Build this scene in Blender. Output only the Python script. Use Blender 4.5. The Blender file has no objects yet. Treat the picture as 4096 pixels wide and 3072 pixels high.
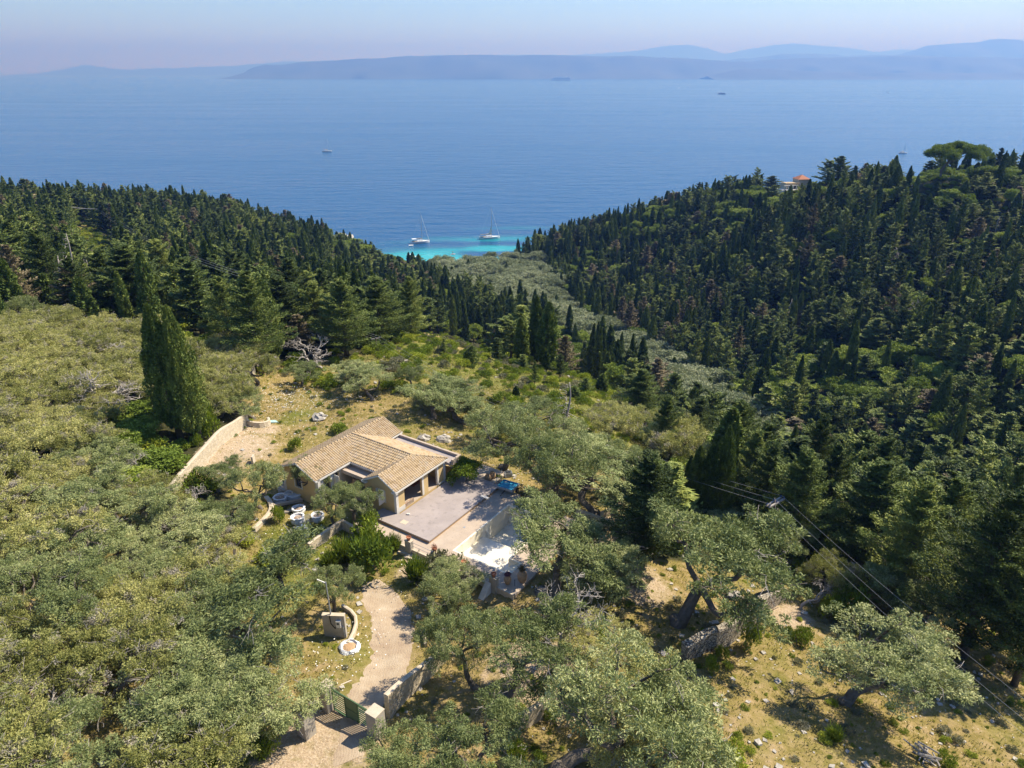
import bpy, math, random
import numpy as np
from mathutils import Vector, Matrix, Euler
SC = bpy.context.scene
COL = SC.collection
R = math.radians
# ------------------------------------------------------------------ camera
FPX = 710.0; PITCH = math.atan((384-73)/FPX); CP, SP = math.cos(PITCH), math.sin(PITCH); CH = 105.0
cam = bpy.data.cameras.new('camera'); cam.sensor_fit = 'HORIZONTAL'; cam.sensor_width = 36
cam.lens = 36*FPX/1024; cam.clip_start = 1; cam.clip_end = 90000
camo = bpy.data.objects.new('camera', cam); COL.objects.link(camo)
camo.location = (0, 0, CH); camo.rotation_euler = (R(90)-PITCH, 0, 0); SC.camera = camo
# ------------------------------------------------------------------ sky + sun
SUN_AZ, SUN_EL = 24.0, 49.0      # azimuth measured from +x (right) towards +y (ahead)
w = bpy.data.worlds.new('World'); SC.world = w; w.use_nodes = True
nt = w.node_tree; nt.nodes.clear()
sky = nt.nodes.new('ShaderNodeTexSky'); sky.sky_type = 'NISHITA'; sky.sun_disc = False
sky.sun_elevation = R(SUN_EL); sky.sun_rotation = R(90-SUN_AZ); sky.air_density = .7; sky.dust_density = .2; sky.ozone_density = 6.0; sky.altitude = 100
bg = nt.nodes.new('ShaderNodeBackground'); bg.inputs[1].default_value = 0.105
ow = nt.nodes.new('ShaderNodeOutputWorld')
nt.links.new(sky.outputs[0], bg.inputs[0]); nt.links.new(bg.outputs[0], ow.inputs[0])
sl = bpy.data.lights.new('sun', 'SUN'); sl.energy = 4.1; sl.angle = R(0.55); sl.color = (1.0, 0.93, 0.82)
so = bpy.data.objects.new('sun', sl); COL.objects.link(so)
sd = Vector((math.cos(R(SUN_AZ))*math.cos(R(SUN_EL)), math.sin(R(SUN_AZ))*math.cos(R(SUN_EL)), math.sin(R(SUN_EL))))
so.rotation_euler = sd.to_track_quat('Z', 'Y').to_euler(); so.location = (60, 20, 160)
vs = SC.view_settings; vs.view_transform = 'Standard'; vs.look = 'None'; vs.gamma = 1; vs.exposure = 1.25
cy = SC.cycles; cy.max_bounces = 6; cy.diffuse_bounces = 3; cy.transmission_bounces = 3; cy.glossy_bounces = 2; cy.transparent_max_bounces = 4
cy.volume_bounces = 0; cy.use_denoising = True; cy.sample_clamp_indirect = 4
try: cy.denoiser = 'OPENIMAGEDENOISE'; cy.denoising_input_passes = 'RGB_ALBEDO_NORMAL'; cy.denoising_prefilter = 'ACCURATE'
except Exception: pass

# ------------------------------------------------------------------ geometry helpers
def ray(u, v):
    X = (u-512)/FPX; Y = (v-384)/FPX
    return np.array([X, CP-Y*SP, -(SP+Y*CP)])
def at(u, v, z):
    r = ray(u, v); return r*((z-CH)/r[2])+np.array([0, 0, CH])
def proj(x, y, z):
    z = z-CH; Z = y*CP-z*SP; Yd = -(z*CP+y*SP)
    return 512+FPX*x/Z, 384+FPX*Yd/Z, Z
def mesh(name, V, F, mats, fm=None, smooth=False):
    """V (n,3) array, F (m,k) array or list of faces"""
    me = bpy.data.meshes.new(name); V = np.asarray(V, dtype=np.float32)
    me.vertices.add(len(V)); me.vertices.foreach_set('co', V.ravel())
    if isinstance(F, np.ndarray):
        k = F.shape[1]; n = len(F); flat = F.ravel(); starts = np.arange(n)*k
    else:
        n = len(F); flat = np.array([i for f in F for i in f]); lens = np.array([len(f) for f in F]); starts = np.concatenate(([0], np.cumsum(lens)[:-1]))
    me.loops.add(len(flat)); me.loops.foreach_set('vertex_index', flat.astype(np.int32))
    me.polygons.add(n); me.polygons.foreach_set('loop_start', starts.astype(np.int32))
    if not isinstance(mats, (list, tuple)): mats = [mats]
    for m in mats: me.materials.append(m)
    if fm is not None: me.polygons.foreach_set('material_index', np.asarray(fm, dtype=np.int32))
    me.polygons.foreach_set('use_smooth', np.full(n, bool(smooth)))
    me.update(calc_edges=True); me.validate()
    return me
def link(name, data, parent=None, loc=None, rot=None, scl=None):
    o = bpy.data.objects.new(name, data); COL.objects.link(o)
    if parent is not None: o.parent = parent
    if loc is not None: o.location = loc
    if rot is not None: o.rotation_euler = rot
    if scl is not None: o.scale = scl
    return o
def tag(o, label=None, cat=None, group=None, kind=None):
    if label: o['label'] = label
    if cat: o['category'] = cat
    if group: o['group'] = group
    if kind: o['kind'] = kind
    return o
def empty(name, loc, label, cat, rz=0, group=None, rot=None, scl=None):
    o = link(name, None, None, loc, rot or (0, 0, rz), scl); o.empty_display_size = .5
    return tag(o, label, cat, group)
def unit(a):
    return a/np.maximum(np.linalg.norm(a, axis=-1, keepdims=True), 1e-9)
class MB:
    def __init__(s): s.V = []; s.F = []; s.m = []; s.n = 0; s.cm = 0
    def add(s, V, F):
        s.V.append(np.asarray(V, dtype=float)); s.F += [tuple(i+s.n for i in f) for f in F]; s.m += [s.cm]*len(F); s.n += len(V); return s
    def box(s, x0, x1, y0, y1, z0, z1, taper=0, M=None):
        t = taper
        V = np.array([(x0, y0, z0), (x1, y0, z0), (x1, y1, z0), (x0, y1, z0), (x0+t, y0+t, z1), (x1-t, y0+t, z1), (x1-t, y1-t, z1), (x0+t, y1-t, z1)], dtype=float)
        if M is not None: V = np.array([tuple(M @ Vector(v)) for v in V])
        return s.add(V, [(0, 3, 2, 1), (4, 5, 6, 7), (0, 1, 5, 4), (1, 2, 6, 5), (2, 3, 7, 6), (3, 0, 4, 7)])
    def bar(s, p, q, w_, h_=None):
        p = Vector(p); q = Vector(q); h_ = h_ or w_; d = q-p; L = d.length
        M = Matrix.Translation(p) @ d.to_track_quat('X', 'Z').to_matrix().to_4x4()
        return s.box(0, L, -w_/2, w_/2, -h_/2, h_/2, M=M)
    def tube(s, pts, rad, n=8, cap=True):
        P = [Vector(p) for p in pts]; rad = [rad]*len(P) if not hasattr(rad, '__len__') else rad
        V = []; up = Vector((0.13, 0.21, 1)).normalized()
        d0 = (P[1]-P[0]).normalized(); a = d0.cross(up)
        if a.length < .05: a = d0.cross(Vector((1, 0, 0)))
        a.normalize()
        for i, p in enumerate(P):
            d = (P[min(i+1, len(P)-1)]-P[max(i-1, 0)]).normalized()
            a = (a-d*a.dot(d)); a.normalize(); b = d.cross(a)
            for k in range(n):
                t = 2*math.pi*k/n; V.append(p+(a*math.cos(t)+b*math.sin(t))*rad[i])
        F = [(i*n+k, i*n+(k+1) % n, (i+1)*n+(k+1) % n, (i+1)*n+k) for i in range(len(P)-1) for k in range(n)]
        if cap: F += [tuple(range(n-1, -1, -1)), tuple((len(P)-1)*n+k for k in range(n))]
        return s.add([tuple(v) for v in V], F)
    def lathe(s, prof, c=(0, 0, 0), n=20, sq=0, seed=0):
        rnd = random.Random(seed); V = []
        for r_, z in prof:
            for k in range(n):
                t = 2*math.pi*k/n; q = 1+sq*(rnd.random()-.5)
                V.append((c[0]+r_*q*math.cos(t), c[1]+r_*q*math.sin(t), c[2]+z))
        F = [(i*n+k, i*n+(k+1) % n, (i+1)*n+(k+1) % n, (i+1)*n+k) for i in range(len(prof)-1) for k in range(n)]
        F += [tuple(range(n-1, -1, -1)), tuple((len(prof)-1)*n+k for k in range(n))]
        return s.add(V, F)
    def prism(s, poly, z0, z1):
        n = len(poly); z0 = z0 if hasattr(z0, '__len__') else [z0]*n; z1 = z1 if hasattr(z1, '__len__') else [z1]*n
        V = [(p[0], p[1], z0[i]) for i, p in enumerate(poly)]+[(p[0], p[1], z1[i]) for i, p in enumerate(poly)]
        return s.add(V, [tuple(range(n-1, -1, -1)), tuple(range(n, 2*n))]+[(i, (i+1) % n, n+(i+1) % n, n+i) for i in range(n)])
    def me(s, name, mats, smooth=False): return mesh(name, np.concatenate(s.V), s.F, mats, s.m, smooth)
    def build(s, name, mats, parent=None, loc=None, rot=None, smooth=False):
        return link(name, s.me(name, mats, smooth), parent, loc, rot)

# ------------------------------------------------------------------ materials
def nodemat(name):
    m = bpy.data.materials.new(name); m.use_nodes = True; t = m.node_tree; t.nodes.clear()
    out = t.nodes.new('ShaderNodeOutputMaterial'); b = t.nodes.new('ShaderNodeBsdfPrincipled')
    t.links.new(b.outputs[0], out.inputs[0]); return m, t, b, out
def N(t, typ, **kw):
    n = t.nodes.new(typ)
    for k, v in kw.items(): setattr(n, k, v)
    return n
def noise(t, vec, scale, detail=4, rough=.55):
    n = N(t, 'ShaderNodeTexNoise'); n.inputs['Scale'].default_value = scale; n.inputs['Detail'].default_value = detail; n.inputs['Roughness'].default_value = rough
    t.links.new(vec, n.inputs['Vector']); return n
def ramp(t, fac, stops):
    r = N(t, 'ShaderNodeValToRGB'); e = r.color_ramp.elements
    while len(e) < len(stops): e.new(.5)
    for i, (p, c) in enumerate(stops): e[i].position = p; e[i].color = (c[0], c[1], c[2], 1)
    t.links.new(fac, r.inputs[0]); return r
def mixc(t, fac, a, b, mode='MIX'):
    m = N(t, 'ShaderNodeMix', data_type='RGBA', blend_type=mode)
    if isinstance(fac, (int, float)): m.inputs[0].default_value = fac
    else: t.links.new(fac, m.inputs[0])
    for i, c in ((6, a), (7, b)):
        if isinstance(c, tuple): m.inputs[i].default_value = (*c, 1)
        else: t.links.new(c, m.inputs[i])
    return m.outputs[2]
def mathn(t, op, a, b=None, clamp=False):
    m = N(t, 'ShaderNodeMath', operation=op, use_clamp=clamp)
    for i, c in ((0, a), (1, b)):
        if c is None: continue
        if isinstance(c, (int, float)): m.inputs[i].default_value = c
        else: t.links.new(c, m.inputs[i])
    return m.outputs[0]
def bump(t, b, h, strength=.4, dist=.05):
    n = N(t, 'ShaderNodeBump'); n.inputs['Strength'].default_value = strength; n.inputs['Distance'].default_value = dist
    t.links.new(h, n.inputs['Height']); t.links.new(n.outputs[0], b.inputs['Normal'])
def mat(name, c1, c2=None, scale=3.0, rough=.85, bmp=.3, bd=.03, fine=25, c3=None, metal=0, spec=.3):
    m, t, b, out = nodemat(name); b.inputs['Roughness'].default_value = rough; b.inputs['Metallic'].default_value = metal
    b.inputs['Specular IOR Level'].default_value = spec
    c2 = c2 or tuple(x*.82 for x in c1); c3 = c3 or tuple(x*.7 for x in c1)
    g = N(t, 'ShaderNodeNewGeometry').outputs['Position']
    n1 = noise(t, g, scale, 5); n2 = noise(t, g, fine, 3)
    r = ramp(t, n1.outputs[0], [(.32, c1), (.5, tuple((p+q)/2 for p, q in zip(c1, c2))), (.68, c2)])
    col = mixc(t, ramp(t, n2.outputs[0], [(.55, (0, 0, 0)), (.75, (1, 1, 1))]).outputs[0], r.outputs[0], c3)
    t.links.new(col, b.inputs['Base Color'])
    if bmp: bump(t, b, n2.outputs[0], bmp, bd)
    return m
def leafmat(name, cols, nscale=.9, trans=.3, dead=None, rnd=.35, fine=9):
    """foliage: leaf-to-leaf and clump-to-clump variation, plus tree-to-tree variation"""
    m, t, b, out = nodemat(name); b.inputs['Roughness'].default_value = .62; b.inputs['Specular IOR Level'].default_value = .18
    tc = N(t, 'ShaderNodeTexCoord').outputs['Object']; oi = N(t, 'ShaderNodeObjectInfo').outputs['Random']
    n1 = noise(t, tc, nscale, 2); n2 = noise(t, tc, fine, 1)
    f = mathn(t, 'ADD', mathn(t, 'MULTIPLY', n1.outputs[0], .55), mathn(t, 'MULTIPLY', n2.outputs[0], .45))
    f = mathn(t, 'ADD', f, mathn(t, 'MULTIPLY', mathn(t, 'SUBTRACT', oi, .5), rnd*.5))
    k = len(cols); r = ramp(t, f, [(.34+.32*i/(k-1), c) for i, c in enumerate(cols)])
    col = r.outputs[0]
    if dead:
        n3 = noise(t, tc, .8, 2); col = mixc(t, ramp(t, n3.outputs[0], [(dead[1], (0, 0, 0)), (dead[1]+.06, (1, 1, 1))]).outputs[0], col, dead[0])
    t.links.new(col, b.inputs['Base Color'])
    tr = N(t, 'ShaderNodeBsdfTranslucent'); t.links.new(mixc(t, .5, col, (.16, .2, .02)), tr.inputs[0])
    ms = N(t, 'ShaderNodeMixShader'); ms.inputs[0].default_value = trans
    t.links.new(b.outputs[0], ms.inputs[1]); t.links.new(tr.outputs[0], ms.inputs[2]); t.links.new(ms.outputs[0], out.inputs[0])
    return m
def stonemat(name, cols, scale=3.2, joint=(.3, .26, .2), jw=.05, bd=.08, stretch=(1, 1, 1.6)):
    m, t, b, out = nodemat(name); b.inputs['Roughness'].default_value = .9; b.inputs['Specular IOR Level'].default_value = .2
    g = N(t, 'ShaderNodeNewGeometry').outputs['Position']; mp = N(t, 'ShaderNodeMapping'); mp.inputs['Scale'].default_value = stretch
    t.links.new(g, mp.inputs[0])
    nz = noise(t, mp.outputs[0], scale*1.5, 2); wv = mixc(t, .12, mp.outputs[0], nz.outputs[1])
    vo = N(t, 'ShaderNodeTexVoronoi'); vo.inputs['Scale'].default_value = scale; t.links.new(wv, vo.inputs['Vector'])
    ve = N(t, 'ShaderNodeTexVoronoi', feature='DISTANCE_TO_EDGE'); ve.inputs['Scale'].default_value = scale; t.links.new(wv, ve.inputs['Vector'])
    sx = N(t, 'ShaderNodeSeparateColor'); t.links.new(vo.outputs['Color'], sx.inputs[0])
    k = len(cols); c = ramp(t, sx.outputs[0], [(i/(k-1), q) for i, q in enumerate(cols)]).outputs[0]
    n2 = noise(t, g, 14, 4); c = mixc(t, mathn(t, 'MULTIPLY', n2.outputs[0], .5), c, tuple(x*.55 for x in cols[0]))
    e = ramp(t, ve.outputs[0], [(jw*.4, (0, 0, 0)), (jw*1.6, (1, 1, 1))]).outputs[0]
    c = mixc(t, e, joint, c); t.links.new(c, b.inputs['Base Color'])
    bump(t, b, mathn(t, 'ADD', e, mathn(t, 'MULTIPLY', n2.outputs[0], .5)), .7, bd)
    return m

M = {}
M['olive'] = leafmat('olive_leaves', [(0.095, 0.123, 0.041), (0.18, 0.22, 0.081), (0.315, 0.352, 0.142), (0.494, 0.501, 0.236)], .7, .25, rnd=.3)
M['olive_yellow'] = leafmat('pale_olive_leaves', [(0.132, 0.142, 0.036), (0.266, 0.276, 0.081), (0.433, 0.422, 0.143), (0.585, 0.544, 0.217)], .7, .3, dead=((.40, .36, .30), .60), rnd=.3)
M['olive_far'] = leafmat('valley_olive_leaves', [(0.161, 0.19, 0.097), (0.265, 0.298, 0.164), (0.391, 0.409, 0.25)], .6, .2)
M['conifer'] = leafmat('conifer_needles', [(0.041, 0.063, 0.019), (0.086, 0.121, 0.033), (0.152, 0.201, 0.048), (0.266, 0.298, 0.071)], .8, .15, rnd=.55)
M['cypress'] = leafmat('cypress_foliage', [(0.033, 0.06, 0.017), (0.07, 0.11, 0.025), (0.129, 0.178, 0.039), (0.22, 0.261, 0.058)], 1.0, .12, rnd=.45)
M['broad'] = leafmat('broadleaf_leaves', [(0.088, 0.138, 0.018), (0.177, 0.244, 0.033), (0.31, 0.372, 0.06)], .8, .25, rnd=.5)
M['shrub'] = leafmat('shrub_leaves', [(0.099, 0.151, 0.017), (0.22, 0.284, 0.029), (0.399, 0.435, 0.051)], 1.2, .3, rnd=.7)
M['shrub_bright'] = leafmat('bright_shrub_leaves', [(0.077, 0.127, 0.012), (0.165, 0.23, 0.02), (0.286, 0.345, 0.035)], 1.5, .35, rnd=.4)
M['shrub_grey'] = leafmat('grey_shrub_leaves', [(0.117, 0.125, 0.072), (0.208, 0.206, 0.12), (0.325, 0.3, 0.192)], 1.5, .2, rnd=.4)
M['pine'] = leafmat('umbrella_pine_needles', [(0.045, 0.09, 0.011), (0.105, 0.165, 0.017), (0.21, 0.27, 0.035)], .25, .25)
M['brown_tree'] = leafmat('browning_needles', [(0.096, 0.083, 0.045), (0.192, 0.158, 0.09), (0.304, 0.247, 0.15)], .8, .15)
M['grass'] = leafmat('grass_blades', [(0.15, 0.167, 0.026), (0.255, 0.251, 0.053), (0.37, 0.321, 0.106), (0.44, 0.378, 0.167)], .12, .35, fine=.9)
M['bark'] = mat('bark', (.17, .145, .115), (.10, .085, .065), 4, .95, .8, .05, 18)
M['deadwood'] = mat('dead_wood', (.36, .33, .29), (.24, .215, .19), 4, .9, .5, .03, 18)
M['ochre'] = mat('ochre_plaster', (0.581, 0.431, 0.211), (0.528, 0.387, 0.189), 1.1, .9, .25, .02, 9, (0.484, 0.370, 0.211))
M['cream'] = mat('cream_plaster', (0.546, 0.484, 0.378), (0.475, 0.414, 0.317), 1.3, .9, .25, .02, 9)
M['white'] = mat('white_paint', (0.651, 0.634, 0.590), (0.581, 0.554, 0.502), 2.5, .7, .15, .01, 16, (0.484, 0.458, 0.405))
M['pool'] = mat('pool_white', (0.739, 0.704, 0.616), (0.686, 0.616, 0.458), .5, .7, .1, .01, 2.2, (0.616, 0.528, 0.370))
M['concrete'] = mat('grey_screed', (.345, .30, .28), (.28, .243, .228), .55, .85, .15, .01, 1.7, (.23, .20, .188))
M['deck'] = mat('pale_paving', (0.440, 0.361, 0.282), (0.370, 0.299, 0.233), .7, .9, .25, .02, 6, (0.317, 0.264, 0.211))
M['block'] = mat('pillar_render', (0.405, 0.370, 0.308), (0.334, 0.304, 0.255), 1.6, .9, .25, .02, 12, (0.264, 0.238, 0.202))
M['terracotta'] = mat('terracotta', (0.370, 0.150, 0.075), (0.290, 0.114, 0.062), 5, .8, .2, .01, 30)
M['clay'] = mat('pale_clay', (0.422, 0.282, 0.158), (0.352, 0.229, 0.128), 4, .8, .3, .01, 30)
M['wood'] = mat('weathered_wood', (0.229, 0.176, 0.132), (0.158, 0.123, 0.092), 5, .9, .4, .02, 26)
M['polewood'] = mat('pole_wood', (0.141, 0.097, 0.075), (0.097, 0.066, 0.053), 5, .9, .4, .02, 26)
M['rail'] = mat('galvanised_rail', (0.370, 0.396, 0.422), None, 6, .5, .05, .01, 20, metal=.4)
M['green'] = mat('green_gate_paint', (0.075, 0.132, 0.062), (0.062, 0.110, 0.053), 6, .55, .1, .01, 30)
M['greenpanel'] = mat('green_gate_sheet', (0.141, 0.194, 0.097), (0.114, 0.167, 0.079), 3, .6, .1, .01, 20)
M['dark'] = mat('dark_interior', (0.044, 0.040, 0.035), None, 3, .9, 0)
M['blue'] = mat('blue_trailer_paint', (0.013, 0.202, 0.370), (0.018, 0.238, 0.405), 2, .55, .05, .01, 7, (0.194, 0.352, 0.440))
M['black'] = mat('black_rubber', (0.018, 0.018, 0.019), None, 6, .8, .1)
M['bag'] = mat('white_sack_cloth', (.70, .70, .70), (.58, .60, .63), 4, .8, .5, .06, 9)
M['rubble'] = stonemat('bag_rubble', [(.45, .24, .14), (.55, .45, .34), (.25, .22, .2), (.6, .55, .48)], 9, bd=.05, stretch=(1, 1, 1))
M['slate'] = mat('stacked_slabs', (0.370, 0.317, 0.238), (0.299, 0.264, 0.211), 3, .9, .5, .03, 14)
M['rock'] = mat('grey_rock', (0.422, 0.396, 0.343), (0.317, 0.290, 0.255), 2, .95, .7, .06, 8, (0.246, 0.229, 0.194))
M['wall_pale'] = stonemat('pale_stone_wall', [(0.546, 0.458, 0.317), (0.634, 0.546, 0.405), (0.475, 0.396, 0.273), (0.581, 0.510, 0.396)], 3.0, (0.440, 0.378, 0.282), .035, .04)
M['wall_grey'] = stonemat('dry_stone_wall', [(0.352, 0.308, 0.238), (0.458, 0.405, 0.326), (0.264, 0.238, 0.185), (0.510, 0.458, 0.370)], 3.0, (0.088, 0.070, 0.053), .06, .12)
M['coping'] = mat('wall_coping', (0.528, 0.458, 0.352), (0.458, 0.387, 0.290), 1.8, .9, .3, .03, 9)
M['boatwhite'] = mat('boat_gelcoat', (.82, .82, .80), None, 4, .35, 0, .01, 4, (.75, .75, .74))
M['boatblue'] = mat('boat_trim', (.04, .07, .16), None, 4, .5, 0)
M['canvas'] = mat('grey_canvas', (.12, .13, .15), None, 4, .8, 0)
M['cream_canvas'] = mat('cream_canvas', (.66, .55, .42), None, 4, .8, 0)
M['teak'] = mat('teak', (.36, .25, .15), None, 4, .7, 0)
M['cable'] = mat('steel_cable', (.45, .45, .46), None, 6, .5, 0)
M['glassdark'] = mat('dark_glass', (.04, .05, .06), None, 4, .15, 0, spec=.6)
M['redcloth'] = mat('pink_board', (.8, .35, .32), None, 4, .6, 0)
M['skin'] = mat('skin', (.4, .24, .16), None, 4, .6, 0)
M['purple'] = leafmat('purple_leaves', [(.12, .05, .08), (.25, .12, .17), (.35, .2, .24)], 4, .2)
M['flowerw'] = mat('white_petals', (.85, .84, .78), None, 3, .8, 0)
M['teal'] = mat('teal_plastic', (.12, .22, .2), None, 4, .5, 0)
M['turq'] = mat('faded_turquoise_board', (.32, .48, .46), None, 4, .8, 0)
# roof tiles
m, t, b, out = nodemat('roof_tiles'); b.inputs['Roughness'].default_value = .85; b.inputs['Specular IOR Level'].default_value = .25
g = N(t, 'ShaderNodeNewGeometry').outputs['Position']
vo = N(t, 'ShaderNodeTexVoronoi'); vo.inputs['Scale'].default_value = 3.3; t.links.new(g, vo.inputs['Vector'])
sx = N(t, 'ShaderNodeSeparateColor'); t.links.new(vo.outputs['Color'], sx.inputs[0])
c = ramp(t, sx.outputs[0], [(0, (.28, .20, .11)), (.4, (.37, .275, .16)), (.8, (.42, .32, .195)), (1, (.35, .285, .195))]).outputs[0]
c = mixc(t, ramp(t, noise(t, g, 2.0, 4).outputs[0], [(.5, (0, 0, 0)), (.72, (1, 1, 1))]).outputs[0], c, (0.377, 0.295, 0.213))
t.links.new(c, b.inputs['Base Color']); bump(t, b, noise(t, g, 22, 3).outputs[0], .3, .01); M['tile'] = m

# ------------------------------------------------------------------ terrain
CPTS = """2,26,67.5 -12,34,66 -8,40,65.3 -20,38,66.2 -30,28,69 -60,30,74 30,25,65.5 33,36,63.5 60,28,57 100,25,50 48,52,58.5 79,92,42 85,70,43 95,50,47
71,129,27 58,202,16 50,255,9.5 41,316,4.5 15,385,1.5 -20,405,1 -66,425,.6 110,100,48 150,60,70 200,120,80 108,136,41 93,154,33 137,193,46 105,250,28 80,300,18 60,350,11 173,242,50
175,294,63 154,391,50 111,432,34 54,446,14 12,438,1.5 30,415,9 195,283,64 150,490,2 250,450,18 250,380,44 300,300,70 300,150,95 220,500,-3 350,420,25
-77,104,69 -130,200,52 -190,331,38 -266,408,38 -175,450,25 -128,434,9 -113,482,1 -87,164,54 -70,183,48 -52,223,33 -35,255,19 -13,285,11 -60,330,12 -40,370,3 -100,380,20 -11,121,59 -25,151,51 14,105,57.5
11,154,40 27,167,30 20,93,58 28,92,51 34,82,54 20,63,61.5 22,50,62.5 34,59,58 18,36,65 10,43,64.5 25,44,62.5 -30,72,66 -37,101,64 -20,88,64.5 -5,84,63.5 3,72,63.8 -26,60,66 -22,50,65.4 -30,50,66.8
-50,60,70 -40,42,70 -60,90,70 -100,60,78 -100,110,72 -150,160,64 -180,240,52 -250,300,52 -330,350,55 -250,180,75 -250,80,95 -200,500,2 -260,500,8 -350,480,15 0,470,-3 100,530,-8 -60,465,-3 -150,520,-6 -300,560,-10 0,560,-12 250,600,-15 400,520,-5 400,300,60 400,100,90 -400,100,100 -400,300,70 -400,520,0 0,0,70 -100,0,85 100,0,60 -300,640,-20 300,640,-20 0,640,-20 400,640,-20 -400,640,-20 0,200,22 20,210,17 30,250,12 2,350,7 -12,370,5 172,290,67 190,290,66 215,290,66"""
cp = np.array([[float(a) for a in q.split(',')] for q in CPTS.split()])
def tps(d2): return np.where(d2 > 1e-9, .5*d2*np.log(np.maximum(d2, 1e-9)), 0)
_s = 100.0; X0 = cp[:, :2]/_s
K = tps(((X0[:, None]-X0[None])**2).sum(-1))+np.eye(len(cp))*2e-4
Pm = np.hstack([np.ones((len(cp), 1)), X0]); A = np.block([[K, Pm], [Pm.T, np.zeros((3, 3))]])
sol = np.linalg.solve(A, np.concatenate([cp[:, 2], np.zeros(3)]))
def base_h(x, y):
    sh = x.shape; q = np.stack([x.ravel(), y.ravel()], 1)/_s; o = np.zeros(len(q))
    for i in range(0, len(q), 20000):
        c = q[i:i+20000]; o[i:i+20000] = tps(((c[:, None]-X0[None])**2).sum(-1)) @ sol[:-3]+sol[-3]+c @ sol[-2:]
    return o.reshape(sh)
def fbm(x, y, s, seed, oct=4):
    rs = np.random.RandomState(seed); o = 0; a = 1
    for k in range(oct):
        for j in range(3):
            th = rs.rand()*6.28; ph = rs.rand()*6.28; f = (2**k)/s*(.8+.4*rs.rand())
            o = o+a*np.sin((x*math.cos(th)+y*math.sin(th))*f*6.28+ph+1.7*np.sin((x*math.sin(th)-y*math.cos(th))*f*3.1+ph*2))/3
        a *= .5
    return o
# house frame: local x = towards the pool (t), local y = along the facade (s)
HA = np.array([-11.3, 58.9]); av = unit(np.array([.555, .832])); bv = np.array([av[1], -av[0]]); HROT = math.atan2(bv[1], bv[0])
def loc2w(t_, s_): return HA+bv*t_+av*s_
def w2loc(x, y): return (x-HA[0])*bv[0]+(y-HA[1])*bv[1], (x-HA[0])*av[0]+(y-HA[1])*av[1]
def axis(lo, hi, a, b, fine, g):
    c = list(np.arange(a, b+1e-6, fine)); st = fine
    while c[-1] < hi: st = min(st*g, 6); c.append(c[-1]+st)
    st = fine
    while c[0] > lo: st = min(st*g, 6); c.insert(0, c[0]-st)
    return np.array(c)
GX = axis(-420, 420, -42, 42, .6, 1.04); GY = axis(-10, 640, 22, 96, .6, 1.03)
gx, gy = np.meshgrid(GX, GY)
H0 = base_h(gx, gy)
rough = np.clip((gy-20)/60, .25, 1.6)
H0 = H0+fbm(gx, gy, 26, 3)*.55*rough+fbm(gx, gy, 6, 8)*.12
# old olive terraces on the lower right slope
lt, ls = w2loc(gx, gy)
def smooth(x, a, b): q = np.clip((x-a)/(b-a), 0, 1); return q*q*(3-2*q)
def rect_d(t_, s_, t0, t1, s0, s1): return np.hypot(np.maximum(np.maximum(t0-t_, t_-t1), 0), np.maximum(np.maximum(s0-s_, s_-s1), 0))
d = rect_d(lt, ls, -14, 16, -3.1, 11); k = 1-smooth(d, .6, 6); H0 = H0*(1-k)+64.72*k
d = rect_d(lt, ls, 2, 16, -9, -4.0); k = (1-smooth(d, 0, 3))*(ls < -3.1); H0 = H0*(1-k)+64.3*k
d = rect_d(lt, ls, 7.2, 15, -1.9, 8.4); k = d < .05; H0 = np.where(k, 61.9, H0)
HT = H0
def h(x, y):
    x = np.asarray(x, float); y = np.asarray(y, float)
    i = np.clip(np.searchsorted(GX, x)-1, 0, len(GX)-2); j = np.clip(np.searchsorted(GY, y)-1, 0, len(GY)-2)
    fx = np.clip((x-GX[i])/(GX[i+1]-GX[i]), 0, 1); fy = np.clip((y-GY[j])/(GY[j+1]-GY[j]), 0, 1)
    return (HT[j, i]*(1-fx)+HT[j, i+1]*fx)*(1-fy)+(HT[j+1, i]*(1-fx)+HT[j+1, i+1]*fx)*fy
def hit(u, v):
    r = ray(u, v); t_ = 15.0
    while t_ < 900:
        p = r*t_; 
        if CH+p[2] < h(p[0], p[1]): break
        t_ += .8
    lo, hi = t_-.8, t_
    for _ in range(12):
        m_ = (lo+hi)/2; p = r*m_
        if CH+p[2] < h(p[0], p[1]): hi = m_
        else: lo = m_
    p = r*hi; return np.array([p[0], p[1], float(h(p[0], p[1]))])
def inpoly(u, v, poly):
    u = np.asarray(u, float); v = np.asarray(v, float); c = np.zeros(u.shape, bool); n = len(poly)
    for i in range(n):
        x1, y1 = poly[i]; x2, y2 = poly[(i+1) % n]
        c ^= ((y1 > v) != (y2 > v)) & (u < (x2-x1)*(v-y1)/((y2-y1)+1e-12)+x1)
    return c
# vegetation zones as outlines on the ground
Z_SCRUB = [(238, 372), (300, 362), (380, 352), (420, 330), (470, 345), (530, 365), (600, 385), (655, 410), (700, 450), (715, 480), (700, 500), (640, 470), (600, 440), (520, 405), (430, 400), (330, 392)]
Z_VALLEY = [(425, 272), (470, 262), (545, 262), (560, 300), (600, 330), (660, 355), (720, 395), (775, 440), (760, 470), (715, 440), (650, 400), (585, 345), (520, 315), (470, 300)]
Z_OPEN = [(240, 372), (520, 405), (640, 470), (640, 560), (1024, 620), (1024, 768), (250, 768), (270, 740), (320, 660), (320, 600), (300, 560), (240, 520), (215, 470), (165, 520), (200, 450), (248, 415)]
Z_LEFTOPEN = [(75, 215), (118, 240), (130, 300), (110, 310), (70, 260)]
GU, GV, GZ = proj(gx, gy, HT)
front = GZ > 5
forest = front & ~inpoly(GU, GV, Z_SCRUB) & ~inpoly(GU, GV, Z_OPEN) & ~inpoly(GU, GV, Z_LEFTOPEN) & (gy > 55)
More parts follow.
